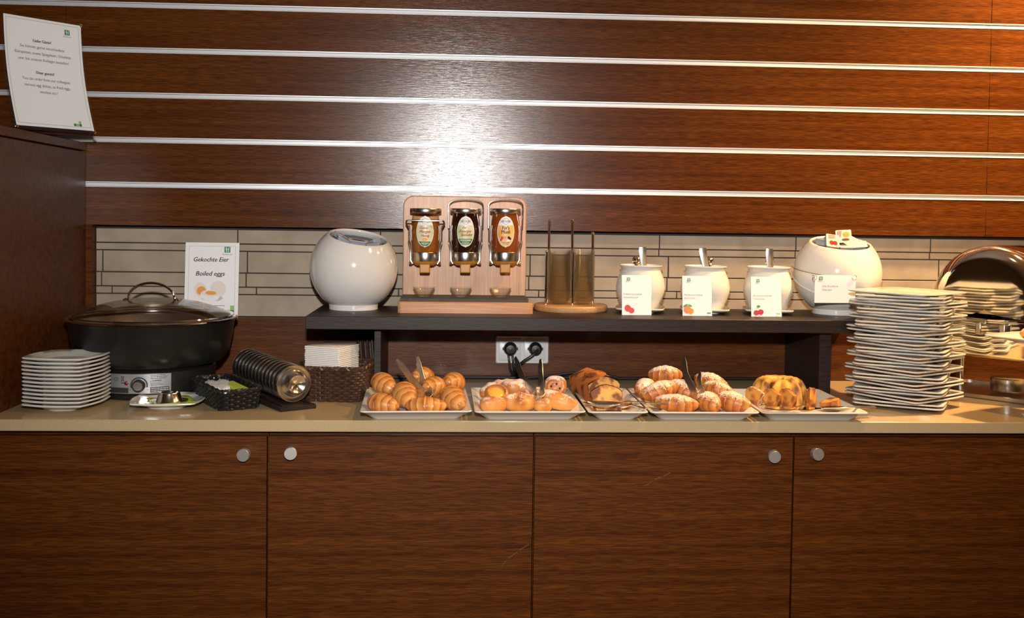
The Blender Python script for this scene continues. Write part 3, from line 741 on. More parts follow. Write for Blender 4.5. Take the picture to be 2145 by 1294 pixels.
# ================================================================== JAM POTS
m_jam = P('dark_jam', (.05, .006, .004), .15)
m_handle = P('spoon_handle', (.66, .64, .61), .30, 1)
def jam_pot(px, y, tiltx, lab, plab, nlab, slab, ballside):
    c = onY(px, 640, y)
    mb = MB(); square_plate(mb, .128, .013, .004)
    p = mb.build('saucer_plate', m_plate, ang=50); p.location = (c.x, y, SZ); p.rotation_euler = (0, 0, math.radians(-12)); tag(p, plab, 'plate', 'square plates under the jam pots')
    mb = MB(); mb.box(-.046, .046, -.046, .046, 0, .0012); n = mb.build('green_napkin', m_napgreen); n.location = (c.x+.004, y, SZ+.0063); n.rotation_euler = (0, 0, math.radians(20)); tag(n, nlab, 'napkin', 'green napkins under the jam pots')
    z0 = SZ+.0077
    t = thing('jam_pot', lab, 'pot', (c.x, y, z0))
    prof = [(0, 0), (.046, 0), (.049, .002), (.058, .022), (.066, .048), (.068, .062), (.064, .084), (.0565, .1015), (.0535, .1085), (.0560, .1160), (.0590, .1195), (.0590, .1215), (.0570, .1225), (.0540, .1195), (.0505, .1090), (.0530, .1000), (.060, .080), (.062, .06), (.05, .01), (0, .006)]
    MB().lathe(prof, 64).build('pot_body', m_ceramic, t)
    l = MB().lathe([(0, .1155), (.050, .1155), (.0515, .1170), (.049, .1185), (.012, .1195), (.0, .1195)], 48).build('lid', m_dsteel, t)
    MB().ball((ballside*.012, .004, .1345), .0125).build('lid_knob', m_chrome, l)
    MB().lathe([(.005, 0), (.004, .006)], 16, Matrix.Translation((ballside*.012, .004, .1185))).build('knob_neck', m_chrome, l)
    # serving spoon with flat handle leaning out of the lid notch
    s = thing('jam_spoon', slab, 'spoon', (c.x-ballside*.004, y-.020, z0+.1175), rot=(math.radians(-6), math.radians(tiltx), 0))
    mb = MB(); rings = []
    for i in range(15):
        u = i/14; z = .0025+.052*u; wd = .0085+.0022*u**.8; yy = .006*math.sin(u*PI*.5)-.004*max(0, u-.7)
        if u > .92: wd *= .9
        rings.append([(-wd, yy, z), (-wd*.6, yy-.0016, z), (wd*.6, yy-.0016, z), (wd, yy, z), (wd*.6, yy+.0012, z), (-wd*.6, yy+.0012, z)])
    mb.loft(rings, None, True, True); mb.build('handle', m_handle, s)
    mb = MB(); mb.box(-.0085, .0085, -.003, .003, .0022, .0045); mb.build('collar', m_steel, s)
jam_pot(1341, -.135, -3, 'white strawberry jam pot next to the glass bowl rack', 'square white plate under the strawberry jam pot', 'lime green napkin under the strawberry jam pot', 'flat handled spoon standing in the strawberry jam pot', -1)
jam_pot(1476, -.140, -8, 'white apricot jam pot in the middle of the three pots', 'square white plate under the apricot jam pot', 'lime green napkin under the apricot jam pot', 'flat handled spoon standing in the apricot jam pot', 1)
jam_pot(1608, -.145, 1, 'white cherry jam pot beside the round jam bowl', 'square white plate under the cherry jam pot', 'lime green napkin under the cherry jam pot', 'flat handled spoon standing in the cherry jam pot', .4)

# ================================================================== ROUND BOWLS
def round_bowl(label, c, tilt_fwd, tilt_side, ridge=False):
    R = .1185
    t = thing('round_bowl', label, 'bowl', (c.x, c.y, SZ))
    cz = .1135; th0 = math.radians(44.5)
    Mx = Matrix.Translation((0, 0, cz)) @ Matrix.Rotation(tilt_fwd, 4, 'X') @ Matrix.Rotation(tilt_side, 4, 'Y')
    prof = []
    n = 26
    for i in range(n+1):
        a = PI - (PI-th0-.03)*i/n; prof.append((R*math.sin(a), R*math.cos(a)))
    ro = R*math.sin(th0); zo = R*math.cos(th0)
    prof += [(ro-.0005, zo+.0012), (ro-.0035, zo+.0022), (ro-.0065, zo+.0008), (ro-.0075, zo-.003)]
    Ri = R-.007
    for i in range(1, n+1):
        a = th0+.05 + (PI-th0-.05)*i/n; prof.append((Ri*math.sin(a), Ri*math.cos(a)))
    MB().lathe(prof, 80, Mx).build('shell', m_ceramic, t, ang=60)
    MB().lathe([(.050, .012), (.066, .0125), (.0655, .006), (.066, .0015), (.0645, 0), (.052, 0), (.050, .002)], 64).build('foot_ring', m_ceramic, t)
    MB().lathe([(0, .030), (.066, .018), (.066, .0122), (0, .0122)], 48).build('foot_top', m_ceramic, t)
    if ridge:
        pts = []
        M2 = Matrix.Translation((0, 0, cz)) @ Matrix.Rotation(math.radians(22), 4, 'X')
        for i in range(72):
            a = 2*PI*i/72; th = math.radians(101); pts.append(M2 @ Vector((R*math.sin(th)*math.cos(a), R*math.sin(th)*math.sin(a), R*math.cos(th))))
        MB().tube(pts, .0028, 8, True).build('ridge', m_ceramic, t)
    # dark filler dish inside that carries the sachets
    zi = zo-.019; ri = math.sqrt(max(Ri*Ri-zi*zi, 0))-.001
    MB().lathe([(0, zi-.003), (ri, zi-.003), (ri, zi), (0, zi)], 48, Mx).build('inner_tray', P('inner_grey', (.10, .11, .125), .5), t)
    return t, Mx, zi
cl = onY(741, 600, -.128); cl = Vector((cl.x, -.128, 0))
bl, Ml, zl = round_bowl('white round tilted bowl of chocolate spread packs beside the honey dispenser', cl, math.radians(13), math.radians(9))
crr = onY(1753, 600, -.135); crr = Vector((crr.x, -.135, 0))
br, Mr, zr = round_bowl('white round bowl of jam packs with a hanging card', crr, math.radians(13), math.radians(0), True)
def tub(hx, hy, h):
    return MB().loft([rrect(hx*.78, hy*.78, .004, 0), rrect(hx*.92, hy*.92, .005, h)], None, True, True)
m_tub = P('grey_tub', (.30, .33, .38), .35)
m_foil = P('foil_lid', (.72, .68, .66), .35, .2)
def portion(name, label, M, hx, hy, h, lidmat, group, deco=None, tubm=None):
    t = thing(name, label, 'sachet', group=group); t.matrix_world = M
    tub(hx, hy, h).build('tub', tubm or m_tub, t)
    MB().loft([rrect(hx, hy, .003, h), rrect(hx, hy, .003, h+.0008)], None, True, True).build('lid_foil', lidmat, t)
    if deco: deco(t, hx, hy, h+.0010)
    return t
def flatz(name, pts, mat, parent, z):
    mb = MB(); mb.add([(a, b, z) for a, b in pts], [tuple(range(len(pts)))]); return mb.build(name, mat, parent, smooth=False)
m_choc = P('chocolate_print', (.035, .010, .006), .3); m_brownp = P('brown_print', (.20, .06, .03), .4)
def d_choc(t, hx, hy, z): flatz('chocolate_print', ell(0, 0, hx*.7, hy*.62), m_choc, t, z)
def d_cream(t, hx, hy, z): flatz('picture_print', ell(0, 0, hx*.7, hy*.62), m_brownp, t, z); flatz('picture_print', ell(-hx*.2, -hy*.2, hx*.35, hy*.3), m_orange, t, z+.0003)
base = Matrix.Translation((cl.x, cl.y, SZ)) @ Ml
for i, (x, y, rx, ry, rzz, lab) in enumerate(((-.052, .012, 18, 24, 60, 'tilted white-edged spread pack at the wall side of the chocolate bowl'), (-.040, -.026, -8, 22, 15, 'cream printed spread pack leaning in the chocolate bowl'), (.002, -.022, -6, 0, 3, 'dark chocolate pack lying flat in the middle of the bowl'),
                                   (.046, .014, 14, -26, -52, 'dark printed spread pack leaning against the bowl wall facing the honey board'), (.048, -.024, -6, -18, -16, 'brown printed spread pack near the bowl lip facing the honey board'))):
    M = base @ Matrix.Translation((x, y, zl+.004)) @ Euler((math.radians(rx), math.radians(ry), math.radians(rzz))).to_matrix().to_4x4()
    portion('spread_pack', lab, M, .021 if i != 2 else .026, .015 if i != 2 else .019, .013, m_foil, 'spread packs in the bowl', d_cream if i in (1,) else d_choc)
base = Matrix.Translation((crr.x, crr.y, SZ)) @ Mr
m_lidp = P('lid_pink', (.80, .66, .56), .4); m_cherryr = P('cherry_red', (.42, .03, .02), .4); m_mango = P('mango', (.75, .38, .04), .4)
def d_cherry(t, hx, hy, z):
    for sx in (-.3, .25): flatz('fruit_print', ell(sx*hx+.002, -hy*.35, hx*.36, hy*.36), m_cherryr, t, z)
    mb = MB()
    for i in range(3): mb.add([(-hx*.7+i*.0006, hy*(.30+.2*i), z), (hx*.35, hy*(.42+.2*i), z), (hx*.35, hy*(.52+.2*i), z), (-hx*.7, hy*(.42+.2*i), z)], [(0, 1, 2, 3)])
    o = mb.build('red_lettering', m_red, t, smooth=False); o['kind'] = 'stuff'
def d_mango(t, hx, hy, z):
    flatz('fruit_print', ell(hx*.3, hy*.25, hx*.42, hy*.42), m_mango, t, z); flatz('fruit_print', ell(hx*.35, hy*.38, hx*.25, hy*.2), m_lgreen, t, z+.0003); flatz('fruit_print', ell(hx*.2, -hy*.55, hx*.5, hy*.2), m_brownp, t, z)
    mb = MB()
    for i in range(3): mb.add([(-hx*.9+i*.004, -hy*.1, z), (-hx*.8+i*.004, -hy*.1, z), (-hx*.62+i*.004, hy*.85, z), (-hx*.72+i*.004, hy*.85, z)], [(0, 1, 2, 3)])
    o = mb.build('red_lettering', m_red, t, smooth=False); o['kind'] = 'stuff'
specs = [(-.040, -.020, .024, 62, 10, 14, m_lidp, d_cherry, 'jam pack with cherries printed on its pink lid'), (.002, -.004, .034, 66, -6, -8, m_lidp, d_mango, 'upright jam pack with a mango printed on its lid'),
         (.004, -.030, .000, 0, 0, 2, m_foil, None, 'grey jam tub lying below the mango lid'), (.046, -.018, .004, 14, -8, -14, m_lidp, None, 'pale jam tub at the bowl edge toward the plates'), (.036, .026, .004, 10, -16, 24, m_foil, None, 'grey jam tub deep at the back of the bowl'), (-.046, .014, .004, 0, 20, 40, m_lidp, None, 'pink lidded jam tub behind the cherry pack')]
for (x, y, dz, rx, ry, rzz, lm, dc, lab) in specs:
    M = base @ Matrix.Translation((x, y, zr+.004+dz)) @ Euler((math.radians(rx), math.radians(ry), math.radians(rzz))).to_matrix().to_4x4()
    portion('jam_pack', lab, M, .021, .0175, .015, lm, 'jam packs in the round bowl', dc)
# hanging card on a wire
R = .1185
t = thing('hanging_card', 'white diet jam card hung by wire round the jam bowl', 'sign', (onY(1748, 603, crr.y-R-.006).x, crr.y-R-.006, SZ+.0400), rot=(0, 0, math.radians(2)))
MB().box(-.054, .058, 0, .0010, 0, .074).build('card', m_paper, t)
logo(t, -.038, .0600, .0100)
print_text([('Diät Konfitüre', -.034, .0420, .0052, .043, 'l', .25), ('Diet jam', -.034, .0325, .0052, .026, 'l', .25)], 'lettering', m_grey_ink, t, y=-.0010)
flat_poly('print_square', rect(.040, .056, .003, .007), m_green, t, -.001)
for s in (-1, 1):
    xx = -.056 if s < 0 else .053
    ring = [(xx+.0062*math.cos(a), -.002, .068+.0062*math.sin(a)) for a in [2*PI*i/20 for i in range(20)]]
    MB().tube(ring, .0008, 6, True).build('wire_ring', m_dsteel, t)
    pts = []
    for i in range(13):
        u = i/12; ph = math.asin(min(1, .062/R))+ (PI/2+.25-math.asin(.062/R))*u
        zz = .070 + (.020 if s < 0 else .026)*u
        zc_ = (zz+.040)-.1135; rr = math.sqrt(max(R*R-zc_*zc_, 1e-6))+.0015
        pts.append((s*rr*math.sin(ph)+crr.x-t.location.x, R+.006-rr*math.cos(ph), zz))
    MB().tube(pts, .0010, 6).build('wire', m_dsteel, t)

# ================================================================== HONEY DISPENSER
hx0 = onY(843, 600, -.055).x; hx1 = onY(1101, 600, -.055).x; hc = (hx0+hx1)/2; hw = (hx1-hx0)/2
bx0 = onY(832, 650, -.232).x; bx1 = onY(1117, 650, -.232).x
t = thing('honey_dispenser', 'beech honey dispenser stand with tall back board and slate strip', 'dispenser', (hc, -.232, SZ))
MB().loft([rrect((bx1-bx0)/2, .093, .010, .0, 6, (bx0+bx1)/2-hc, .100), rrect((bx1-bx0)/2, .093, .010, .026, 6, (bx0+bx1)/2-hc, .100), rrect((bx1-bx0)/2-.003, .090, .008, .029, 6, (bx0+bx1)/2-hc, .100)], None, True, True).build('base_block', m_beechx, t)
ztop = onY(970, 411, -.055).z-SZ
brd = []
for q, (sx, sz) in enumerate(((1, 1), (-1, 1))):
    for k in range(9):
        a = q*PI/2+k/8*PI/2; brd.append((sx*(hw-.030)+.030*math.cos(a), ztop-.030+.030*math.sin(a)))
brd += [(-hw, .029), (hw, .029)]
MB().prism(brd, .177, .197, 'y').build('back_board', m_beech, t, bevel=.003)
mb = MB()
n = 30; outl = [(-hw+.002+(2*hw-.004)*i/n, .030+random.uniform(-.001, .001)) for i in range(n+1)] + [(hw-.002-(2*hw-.004)*i/n, .174) for i in range(n+1)]
mb.prism(outl, .0292, .0365, 'z'); mb.build('slate_strip', m_slate, t, smooth=False)
def honey_jar(px, up, honey, label, lid_gap, deco):
    Y = -.232+.177-.0455
    c = onY(px, 500, Y); yj = Y
    zb = onY(px, 548, Y).z
    t = thing('honey_jar', label, 'jar', (c.x, yj, zb), group=None)
    mh = P('honey_'+str(px), honey, .12, coat=.6)
    # spout below the collar
    MB().lathe([(0, -.010), (.025, -.010), (.033, -.004), (.036, .002), (.036, .003), (0, .003)], 40).build('spout_cone', P('amber_plastic', (.50, .22, .02), .25), t)
    sp = MB(); sp.box(-.014, .014, -.030, -.008, -.030, -.004); sp.build('spout', MATS['amber_plastic'], t, bevel=.003)
    MB().lathe([(.030, .002), (.0365, .002), (.0372, .004), (.0372, .025), (.0365, .027), (.030, .027)], 48).build('collar', m_steel, t)
    body = MB().lathe([(0, .026), (.0345, .026), (.0365, .030), (.0395, .060), (.0405, .085), (.0385, .112), (.0360, .128), (.0355, .134), (0, .134)], 56).build('jar_glass', mh if not lid_gap else thin_glass('jar_top_glass', (.9, .85, .75), .03, 1.5), t)
    if lid_gap:
        MB().lathe([(0, .0262), (.034, .0262), (.0360, .030), (.0390, .060), (.0400, .085), (.0383, .112), (.0379, .1165), (0, .1165)], 56).build('honey_fill', mh, t)
    MB().lathe([(0, .133), (.0425, .133), (.0432, .134), (.0432, .1455), (.0425, .1465), (0, .1465)], 56).build('lid', m_steel, t)
    # mounting: wire bail, clasps
    for s in (-1, 1):
        MB().tube([(s*.0445, -.004, .100), (s*.0445, -.004, .056)], .0022, 8).build('clasp_rod', m_steel, t)
        MB().tube([(s*.0445, -.004, .056), (s*.043, -.008, .050), (s*.0405, -.006, .036), (s*.0395, -.004, .004), (s*.034, -.006, -.006)], [.0035, .0038, .003, .0026, .003], 8).build('clasp_lever', m_steel, t)
        MB().ball((s*.040, -.010, -.004), .0042).build('clasp_rivet', m_chrome, t)
    if up: pts = [(-.0465, -.004, .092)] + [(-.0475*math.cos(a)*(1 if abs(math.cos(a)) > .5 else 1), -.006, .148+.024*math.sin(a)**.55) for a in [PI*i/16 for i in range(17)]] + [(.0465, -.004, .092)]
    else: pts = [(-.0465, -.004, .092), (-.052, -.020, .104), (-.050, -.038, .112)] + [(-.046+.092*i/8, -.046-.004*math.sin(PI*i/8), .113) for i in range(9)] + [(.050, -.038, .112), (.052, -.020, .104), (.0465, -.004, .092)]
    MB().tube(pts, .0023, 8).build('wire_bail', P('bail_wire', (.66, .64, .61), .25, 1), t)
    MB().lathe([(0, 0), (.030, 0), (.030, .003), (0, .003)], 32, Matrix.Translation((0, .046, -.002)) @ Matrix.Rotation(PI/2, 4, 'X') @ Matrix.Diagonal((1, .55, 1, 1))).build('mount_plate', m_chrome, t)
    MB().box(-.008, .008, .030, .0455, .004, .024).build('mount_bracket', m_chrome, t)
    # oval label wrapped on the glass
    def lr(z):  # glass radius by height
        P_ = [(.026, .0345), (.030, .0365), (.060, .0395), (.085, .0405), (.112, .0385), (.128, .0360), (.140, .0355)]
        for (a, ra), (b, rb) in zip(P_[:-1], P_[1:]):
            if z <= b: return ra+(rb-ra)*(z-a)/(b-a)
        return .0355
    def fn(off):
        def f(x, z): r = lr(z)+off; th = x/.040; return (r*math.sin(th), -r*math.cos(th), z)
        return f
    def oval(name, mat, cx, cz, rx, rz, off, parent, clip=None):
        mb = MB(); n = 16; m_ = 14
        vs = []; fs = []
        for i in range(n+1):
            z = cz-rz+2*rz*i/n
            hw_ = rx*math.sqrt(max(0, 1-((z-cz)/rz)**2))
            if clip: z = max(clip[0], min(clip[1], z)); hw_ = rx*math.sqrt(max(0, 1-((z-cz)/rz)**2))
            for j in range(m_+1): vs.append(fn(off)(cx-hw_+2*hw_*j/m_, z))
        for i in range(n):
            for j in range(m_): fs.append((i*(m_+1)+j, i*(m_+1)+j+1, (i+1)*(m_+1)+j+1, (i+1)*(m_+1)+j))
        mb.add(vs, fs); return mb.build(name, mat, parent)
    lb = oval('label', m_white, 0, .0835, .0245, .0430, .0006, t)
    deco(t, lb, fn, oval)
    return t
m_lab1 = P('label_meadow', (.72, .68, .45), .4, c2=(.45, .55, .22), nscale=40, nramp=(.45, .7)); m_lab2 = P('label_field', (.55, .60, .25), .4, c2=(.75, .72, .55), nscale=35)
m_lab3 = P('label_sunny', (.80, .62, .22), .4, c2=(.80, .34, .06), nscale=25)
m_script = P('label_red', (.42, .04, .04), .5); m_dgreen = P('label_green', (.05, .20, .06), .5)
def brand(lb, fn, word=True):
    if word: print_text([('BREITSAMER', 0, .1095, .0042, .028, 'c', 0)], 'brand_lettering', m_ink, lb, fn(.0016))
    mb = MB()
    for (x0, x1, z) in ((-.015, .015, .1083), (-.015, .015, .1146)): mb.add([fn(.0016)(x0, z), fn(.0016)(0, z), fn(.0016)(x1, z), fn(.0016)(x1, z+.0004), fn(.0016)(0, z+.0004), fn(.0016)(x0, z+.0004)], [(0, 1, 4, 5), (1, 2, 3, 4)])
    for i in range(20):
        a = 2*PI*i/20; b = 2*PI*(i+1)/20
        mb.add([fn(.0012)(.009*math.cos(q)*k, .1118+.0085*math.sin(q)*k) for q, k in ((a, 1), (b, 1), (b, .92), (a, .92))], [(0, 1, 2, 3)])
    o = mb.build('brand_crest', m_grey_ink, lb, smooth=False); o['kind'] = 'stuff'
def deco1(t, lb, fn, oval):
    oval('label_picture', m_lab1, 0, .0835, .0225, .0405, .0010, lb, (.052, .101)); oval('label_band', m_dgreen, 0, .0835, .0225, .0405, .0011, lb, (.0440, .0565)); brand(lb, fn, False)
    print_text([('Guten', -.003, .0905, .0070, .020, 'c', .3, .0003), ('Morgen', 0, .0800, .0075, .029, 'c', .3, .0003), ('Honig', .001, .0690, .0075, .022, 'c', .3, .0003)], 'lettering', m_script, lb, fn(.0016))
    print_marks([(0, .0510, .0028, .020, 'c'), (0, .0475, .0014, .012, 'c')], 'band_print', m_white, lb, fn(.0016))
    disc_ = [(0+.007*math.cos(a), .0620+.004*math.sin(a)) for a in [2*PI*i/16 for i in range(16)]]; flat_poly('flower_print', disc_, m_orange, lb, fn=fn(.0014))
def deco2(t, lb, fn, oval):
    oval('label_picture', m_lab2, 0, .0835, .0225, .0405, .0010, lb, (.058, .101)); oval('label_band', m_dgreen, 0, .0835, .0225, .0405, .0011, lb, (.0480, .0640)); oval('label_foot', m_lab2, 0, .0835, .0225, .0405, .0010, lb, (.0430, .0480)); brand(lb, fn)
    print_text([('Der', -.003, .0915, .0065, .011, 'c', .35, .0003), ('Energie', -.001, .0815, .0075, .032, 'c', .35, .0003), ('Spender', .003, .0715, .0075, .032, 'c', .35, .0003)], 'lettering', m_script, lb, fn(.0016))
    print_text([('WALDHONIG', 0, .0580, .0040, .029, 'c', 0, .0002)], 'band_lettering', m_white, lb, fn(.0016))
    print_marks([(0, .0545, .0016, .018, 'c'), (0, .0505, .0018, .023, 'c')], 'band_print', m_white, lb, fn(.0016))
def deco3(t, lb, fn, oval):
    oval('label_picture', m_lab3, 0, .0835, .0225, .0405, .0010, lb, (.0440, .101)); brand(lb, fn)
    print_text([("Für's", 0, .0895, .0095, .0185, 'c', 0, .0003), ('Müsli', 0, .0785, .0095, .0225, 'c', 0, .0003)], 'lettering', m_ink, lb, fn(.0017))
    for (x, z, rx, rz_, mt) in ((0, .0625, .017, .0065, m_white), (-.010, .0665, .004, .004, m_red), (-.002, .0675, .0045, .004, m_orange), (.008, .0670, .004, .0038, m_choc), (-.013, .0610, .0035, .0035, m_red), (.012, .0640, .0035, .0035, m_brownp), (.003, .0640, .0035, .003, m_pink)):
        flat_poly('fruit_print', ell(x, z, rx, rz_, 14), mt, lb, fn=fn(.0015))
    print_marks([(0, .0535, .0022, .020, 'c'), (.001, .0495, .0018, .016, 'c')], 'foot_print', m_script, lb, fn(.0016))
honey_jar(891, False, (.36, .12, .015), 'amber honey jar with the folded-down wire bail and red script label', True, deco1)
honey_jar(975, True, (.025, .006, .003), 'dark forest honey jar with green band label in the dispenser', False, deco2)
honey_jar(1058, True, (.26, .055, .008), 'orange labelled honey jar for muesli in the dispenser', False, deco3)
def glass_bowl_mesh(r=.0335, h=.021):
    return MB().lathe([(0, 0), (r*.50, 0), (r*.62, .002), (r*.86, h*.55), (r*.97, h*.90), (r, h*.93), (r, h), (r*.965, h), (r*.93, h*.90), (r*.81, h*.55), (r*.57, .0038), (r*.45, .0022), (0, .0022)], 40)
first = None
for px, lab in ((888, 'small clear glass bowl on the slate under the amber honey jar'), (965, 'small clear glass bowl on the slate under the dark honey jar'), (1048, 'small clear glass bowl on the slate under the muesli honey jar')):
    if first is None: first = o = glass_bowl_mesh(.0305, .0255).build('glass_bowl', m_glass)
    else: o = first.copy(); COL.objects.link(o)
    c = onY(px, 615, -.125); o.location = (c.x, -.125, SZ+.0367); tag(o, lab, 'bowl', 'glass bowls on the slate')

# ================================================================== GLASS BOWL RACK
gy = -.092
gc = onY(1195, 640, gy)
t = thing('bowl_rack', 'round beech rack with tall steel rods for glass bowls', 'rack', (gc.x, gy, SZ))
MB().lathe([(0, 0), (.100, 0), (.1025, .003), (.1025, .013), (.0995, .0165), (0, .0165)], 72).build('base_disc', m_disc, t)
xs1 = onY(1171, 600, gy).x-gc.x; xs2 = onY(1221, 600, gy).x-gc.x
def rod(px, pytop, dy, thick=.0036, pxb=None):
    xt = onY(px, pytop, gy+dy).x-gc.x; z = onY(px, pytop, gy+dy).z-SZ; xb = onY(pxb or px, 640, gy+dy).x-gc.x
    o = MB().tube([(xb, dy, .0165), (xt, dy, z)], thick, 12).build('rod', m_chrome, t)
    MB().ball((xt, dy, z), thick*1.15, 14, 8).build('rod_tip', m_chrome, o)
rod(1151, 462, .036, .0036, 1147); rod(1199, 462, .040, .0040); rod(1242, 489, .012, .0040, 1241)
rod(1145, 527, -.030, .0036, 1143); rod(1201, 529, -.036, .0038, 1199)
first = None
for xs, r, nb_, lab in ((xs1, .0340, 29, 'clear glass bowl in the taller stack next to the honey board side of the rack'), (xs2, .0315, 29, 'clear glass bowl in the stack next to the jam pots side of the rack')):
    first = None
    for k in range(nb_):
        if first is None: first = o = glass_bowl_mesh(r, .022).build('glass_bowl', m_bowlglass)
        else: o = first.copy(); COL.objects.link(o)
        o.location = (gc.x+xs+random.uniform(-.0004, .0004), gy-.002, SZ+.0167+k*.00465); tag(o, lab, 'bowl', 'glass bowls stacked in the rack')

# ================================================================== TRAYS
RIMZ = .0235; TF = -.624
tray_px = [(752.5, 990.5, 2.4), (993, 1229.5, 1.0), (1231.5, 1360.5, 0), (1362.5, 1594, 0), (1597, 1822, 0)]
tl = ['white porcelain tray of plain golden croissants', 'white porcelain tray of sugared assorted pastries', 'narrow white porcelain tray holding the marbled loaf cake', 'white porcelain tray of sugar dusted croissants', 'white porcelain tray with the bundt cake and its slices']
TR = []
for (a, b, rot), lab in zip(tray_px, tl):
    x0 = onY(a, 860.5, TF).x; x1 = onY(b, 860.5, TF).x; hw_ = (x1-x0)/2-.0012; hd = .163
    t = MB()
    R_ = [rrect(hw_-.032, hd-.032, .012, .0022), rrect(hw_-.030, hd-.030, .012, 0), rrect(hw_-.028, hd-.028, .013, 0), rrect(hw_-.026, hd-.026, .014, .0018), rrect(hw_-.006, hd-.006, .012, RIMZ-.0042), rrect(hw_-.001, hd-.001, .010, RIMZ-.0036), rrect(hw_, hd, .010, RIMZ-.0018), rrect(hw_-.001, hd-.001, .010, RIMZ),
          rrect(hw_-.008, hd-.008, .011, RIMZ-.0005), rrect(hw_-.026, hd-.026, .013, .0062), rrect(hw_-.032, hd-.032, .012, .0050)]
    t.loft(R_, None, True, True)
    o = t.build('serving_tray', m_tray, ang=50)
    o.rotation_euler = (0, 0, math.radians(rot))
    fr = Matrix.Rotation(math.radians(rot), 3, 'Z') @ Vector((0, -hd, 0))
    o.location = ((x0+x1)/2-fr.x, TF-fr.y, 0); tag(o, lab, 'tray', 'row of serving trays'); TR.append(o)
TZ = .0052

# --- pastry material: crust colour from a per-vertex bake value, optional sugar lying on top
def pastry(name, light, dark, sugar=0., rough=.42):
    m = bpy.data.materials.new(name); m.use_nodes = True; N, L = nodes_of(m); b = N['Principled BSDF']
    at = N.new('ShaderNodeAttribute'); at.attribute_name = 'bake'
    tc = N.new('ShaderNodeTexCoord'); n = N.new('ShaderNodeTexNoise'); n.inputs['Scale'].default_value = 55; n.inputs['Detail'].default_value = 4; L.new(tc.outputs['Object'], n.inputs['Vector'])
    ad = N.new('ShaderNodeMath'); ad.operation = 'MULTIPLY_ADD'; ad.inputs[1].default_value = .7; L.new(n.outputs['Fac'], ad.inputs[0])
    mm = N.new('ShaderNodeMath'); mm.operation = 'MULTIPLY_ADD'; mm.inputs[1].default_value = .75; mm.inputs[2].default_value = -.22; L.new(at.outputs['Fac'], mm.inputs[0]); L.new(mm.outputs[0], ad.inputs[2])
    r = N.new('ShaderNodeValToRGB'); r.color_ramp.elements[0].color = (*light, 1); r.color_ramp.elements[1].color = (*dark, 1); r.color_ramp.elements[0].position = .12; r.color_ramp.elements[1].position = .88
    e = r.color_ramp.elements.new(.5); e.color = tuple((a+c)/2*1.02 for a, c in zip(light, dark))+(1,)
    L.new(ad.outputs[0], r.inputs[0]); col = r.outputs[0]
    if sugar:
        g = N.new('ShaderNodeNewGeometry'); sx = N.new('ShaderNodeSeparateXYZ'); L.new(g.outputs['Normal'], sx.inputs[0])
        n2 = N.new('ShaderNodeTexNoise'); n2.inputs['Scale'].default_value = 330; n2.inputs['Detail'].default_value = 3; L.new(tc.outputs['Object'], n2.inputs['Vector'])
        n3 = N.new('ShaderNodeTexNoise'); n3.inputs['Scale'].default_value = 38; L.new(tc.outputs['Object'], n3.inputs['Vector'])
        a1 = N.new('ShaderNodeMath'); a1.operation = 'MULTIPLY_ADD'; a1.inputs[1].default_value = .55; L.new(sx.outputs['Z'], a1.inputs[0]); L.new(n2.outputs['Fac'], a1.inputs[2])
        a2 = N.new('ShaderNodeMath'); a2.operation = 'MULTIPLY_ADD'; a2.inputs[1].default_value = .9; L.new(n3.outputs['Fac'], a2.inputs[0]); L.new(a1.outputs[0], a2.inputs[2])
        rp = N.new('ShaderNodeValToRGB'); rp.color_ramp.elements[0].position = 0; rp.color_ramp.elements[1].position = 1
        sb = N.new('ShaderNodeMapRange'); sb.inputs[1].default_value = 1.42-.22*sugar; sb.inputs[2].default_value = 1.62-.20*sugar; sb.inputs[3].default_value = 0; sb.inputs[4].default_value = .82; L.new(a2.outputs[0], sb.inputs[0])
        N.remove(rp)
        mx = N.new('ShaderNodeMix'); mx.data_type = 'RGBA'; mx.inputs[7].default_value = (.80, .72, .66, 1); L.new(sb.outputs[0], mx.inputs[0]); L.new(col, mx.inputs[6]); col = mx.outputs[2]
    L.new(col, b.inputs['Base Color']); b.inputs['Roughness'].default_value = rough
    bp = N.new('ShaderNodeBump'); bp.inputs['Strength'].default_value = .25; bp.inputs['Distance'].default_value = .002; L.new(n.outputs['Fac'], bp.inputs['Height']); L.new(bp.outputs[0], b.inputs['Normal'])
    return m
GOLD, TOAST = (.62, .27, .055), (.30, .075, .012)
m_croi = pastry('croissant_crust', (.80, .42, .12), (.36, .090, .014), rough=.34)
m_croi_s = pastry('sugared_crust', (.62, .26, .055), (.24, .055, .010), 1.0)
m_past = pastry('pastry_crust', (.74, .36, .09), (.38, .10, .018), .55)
m_past_s = pastry('sugared_pastry', (.60, .25, .060), (.32, .080, .016), 1.25)
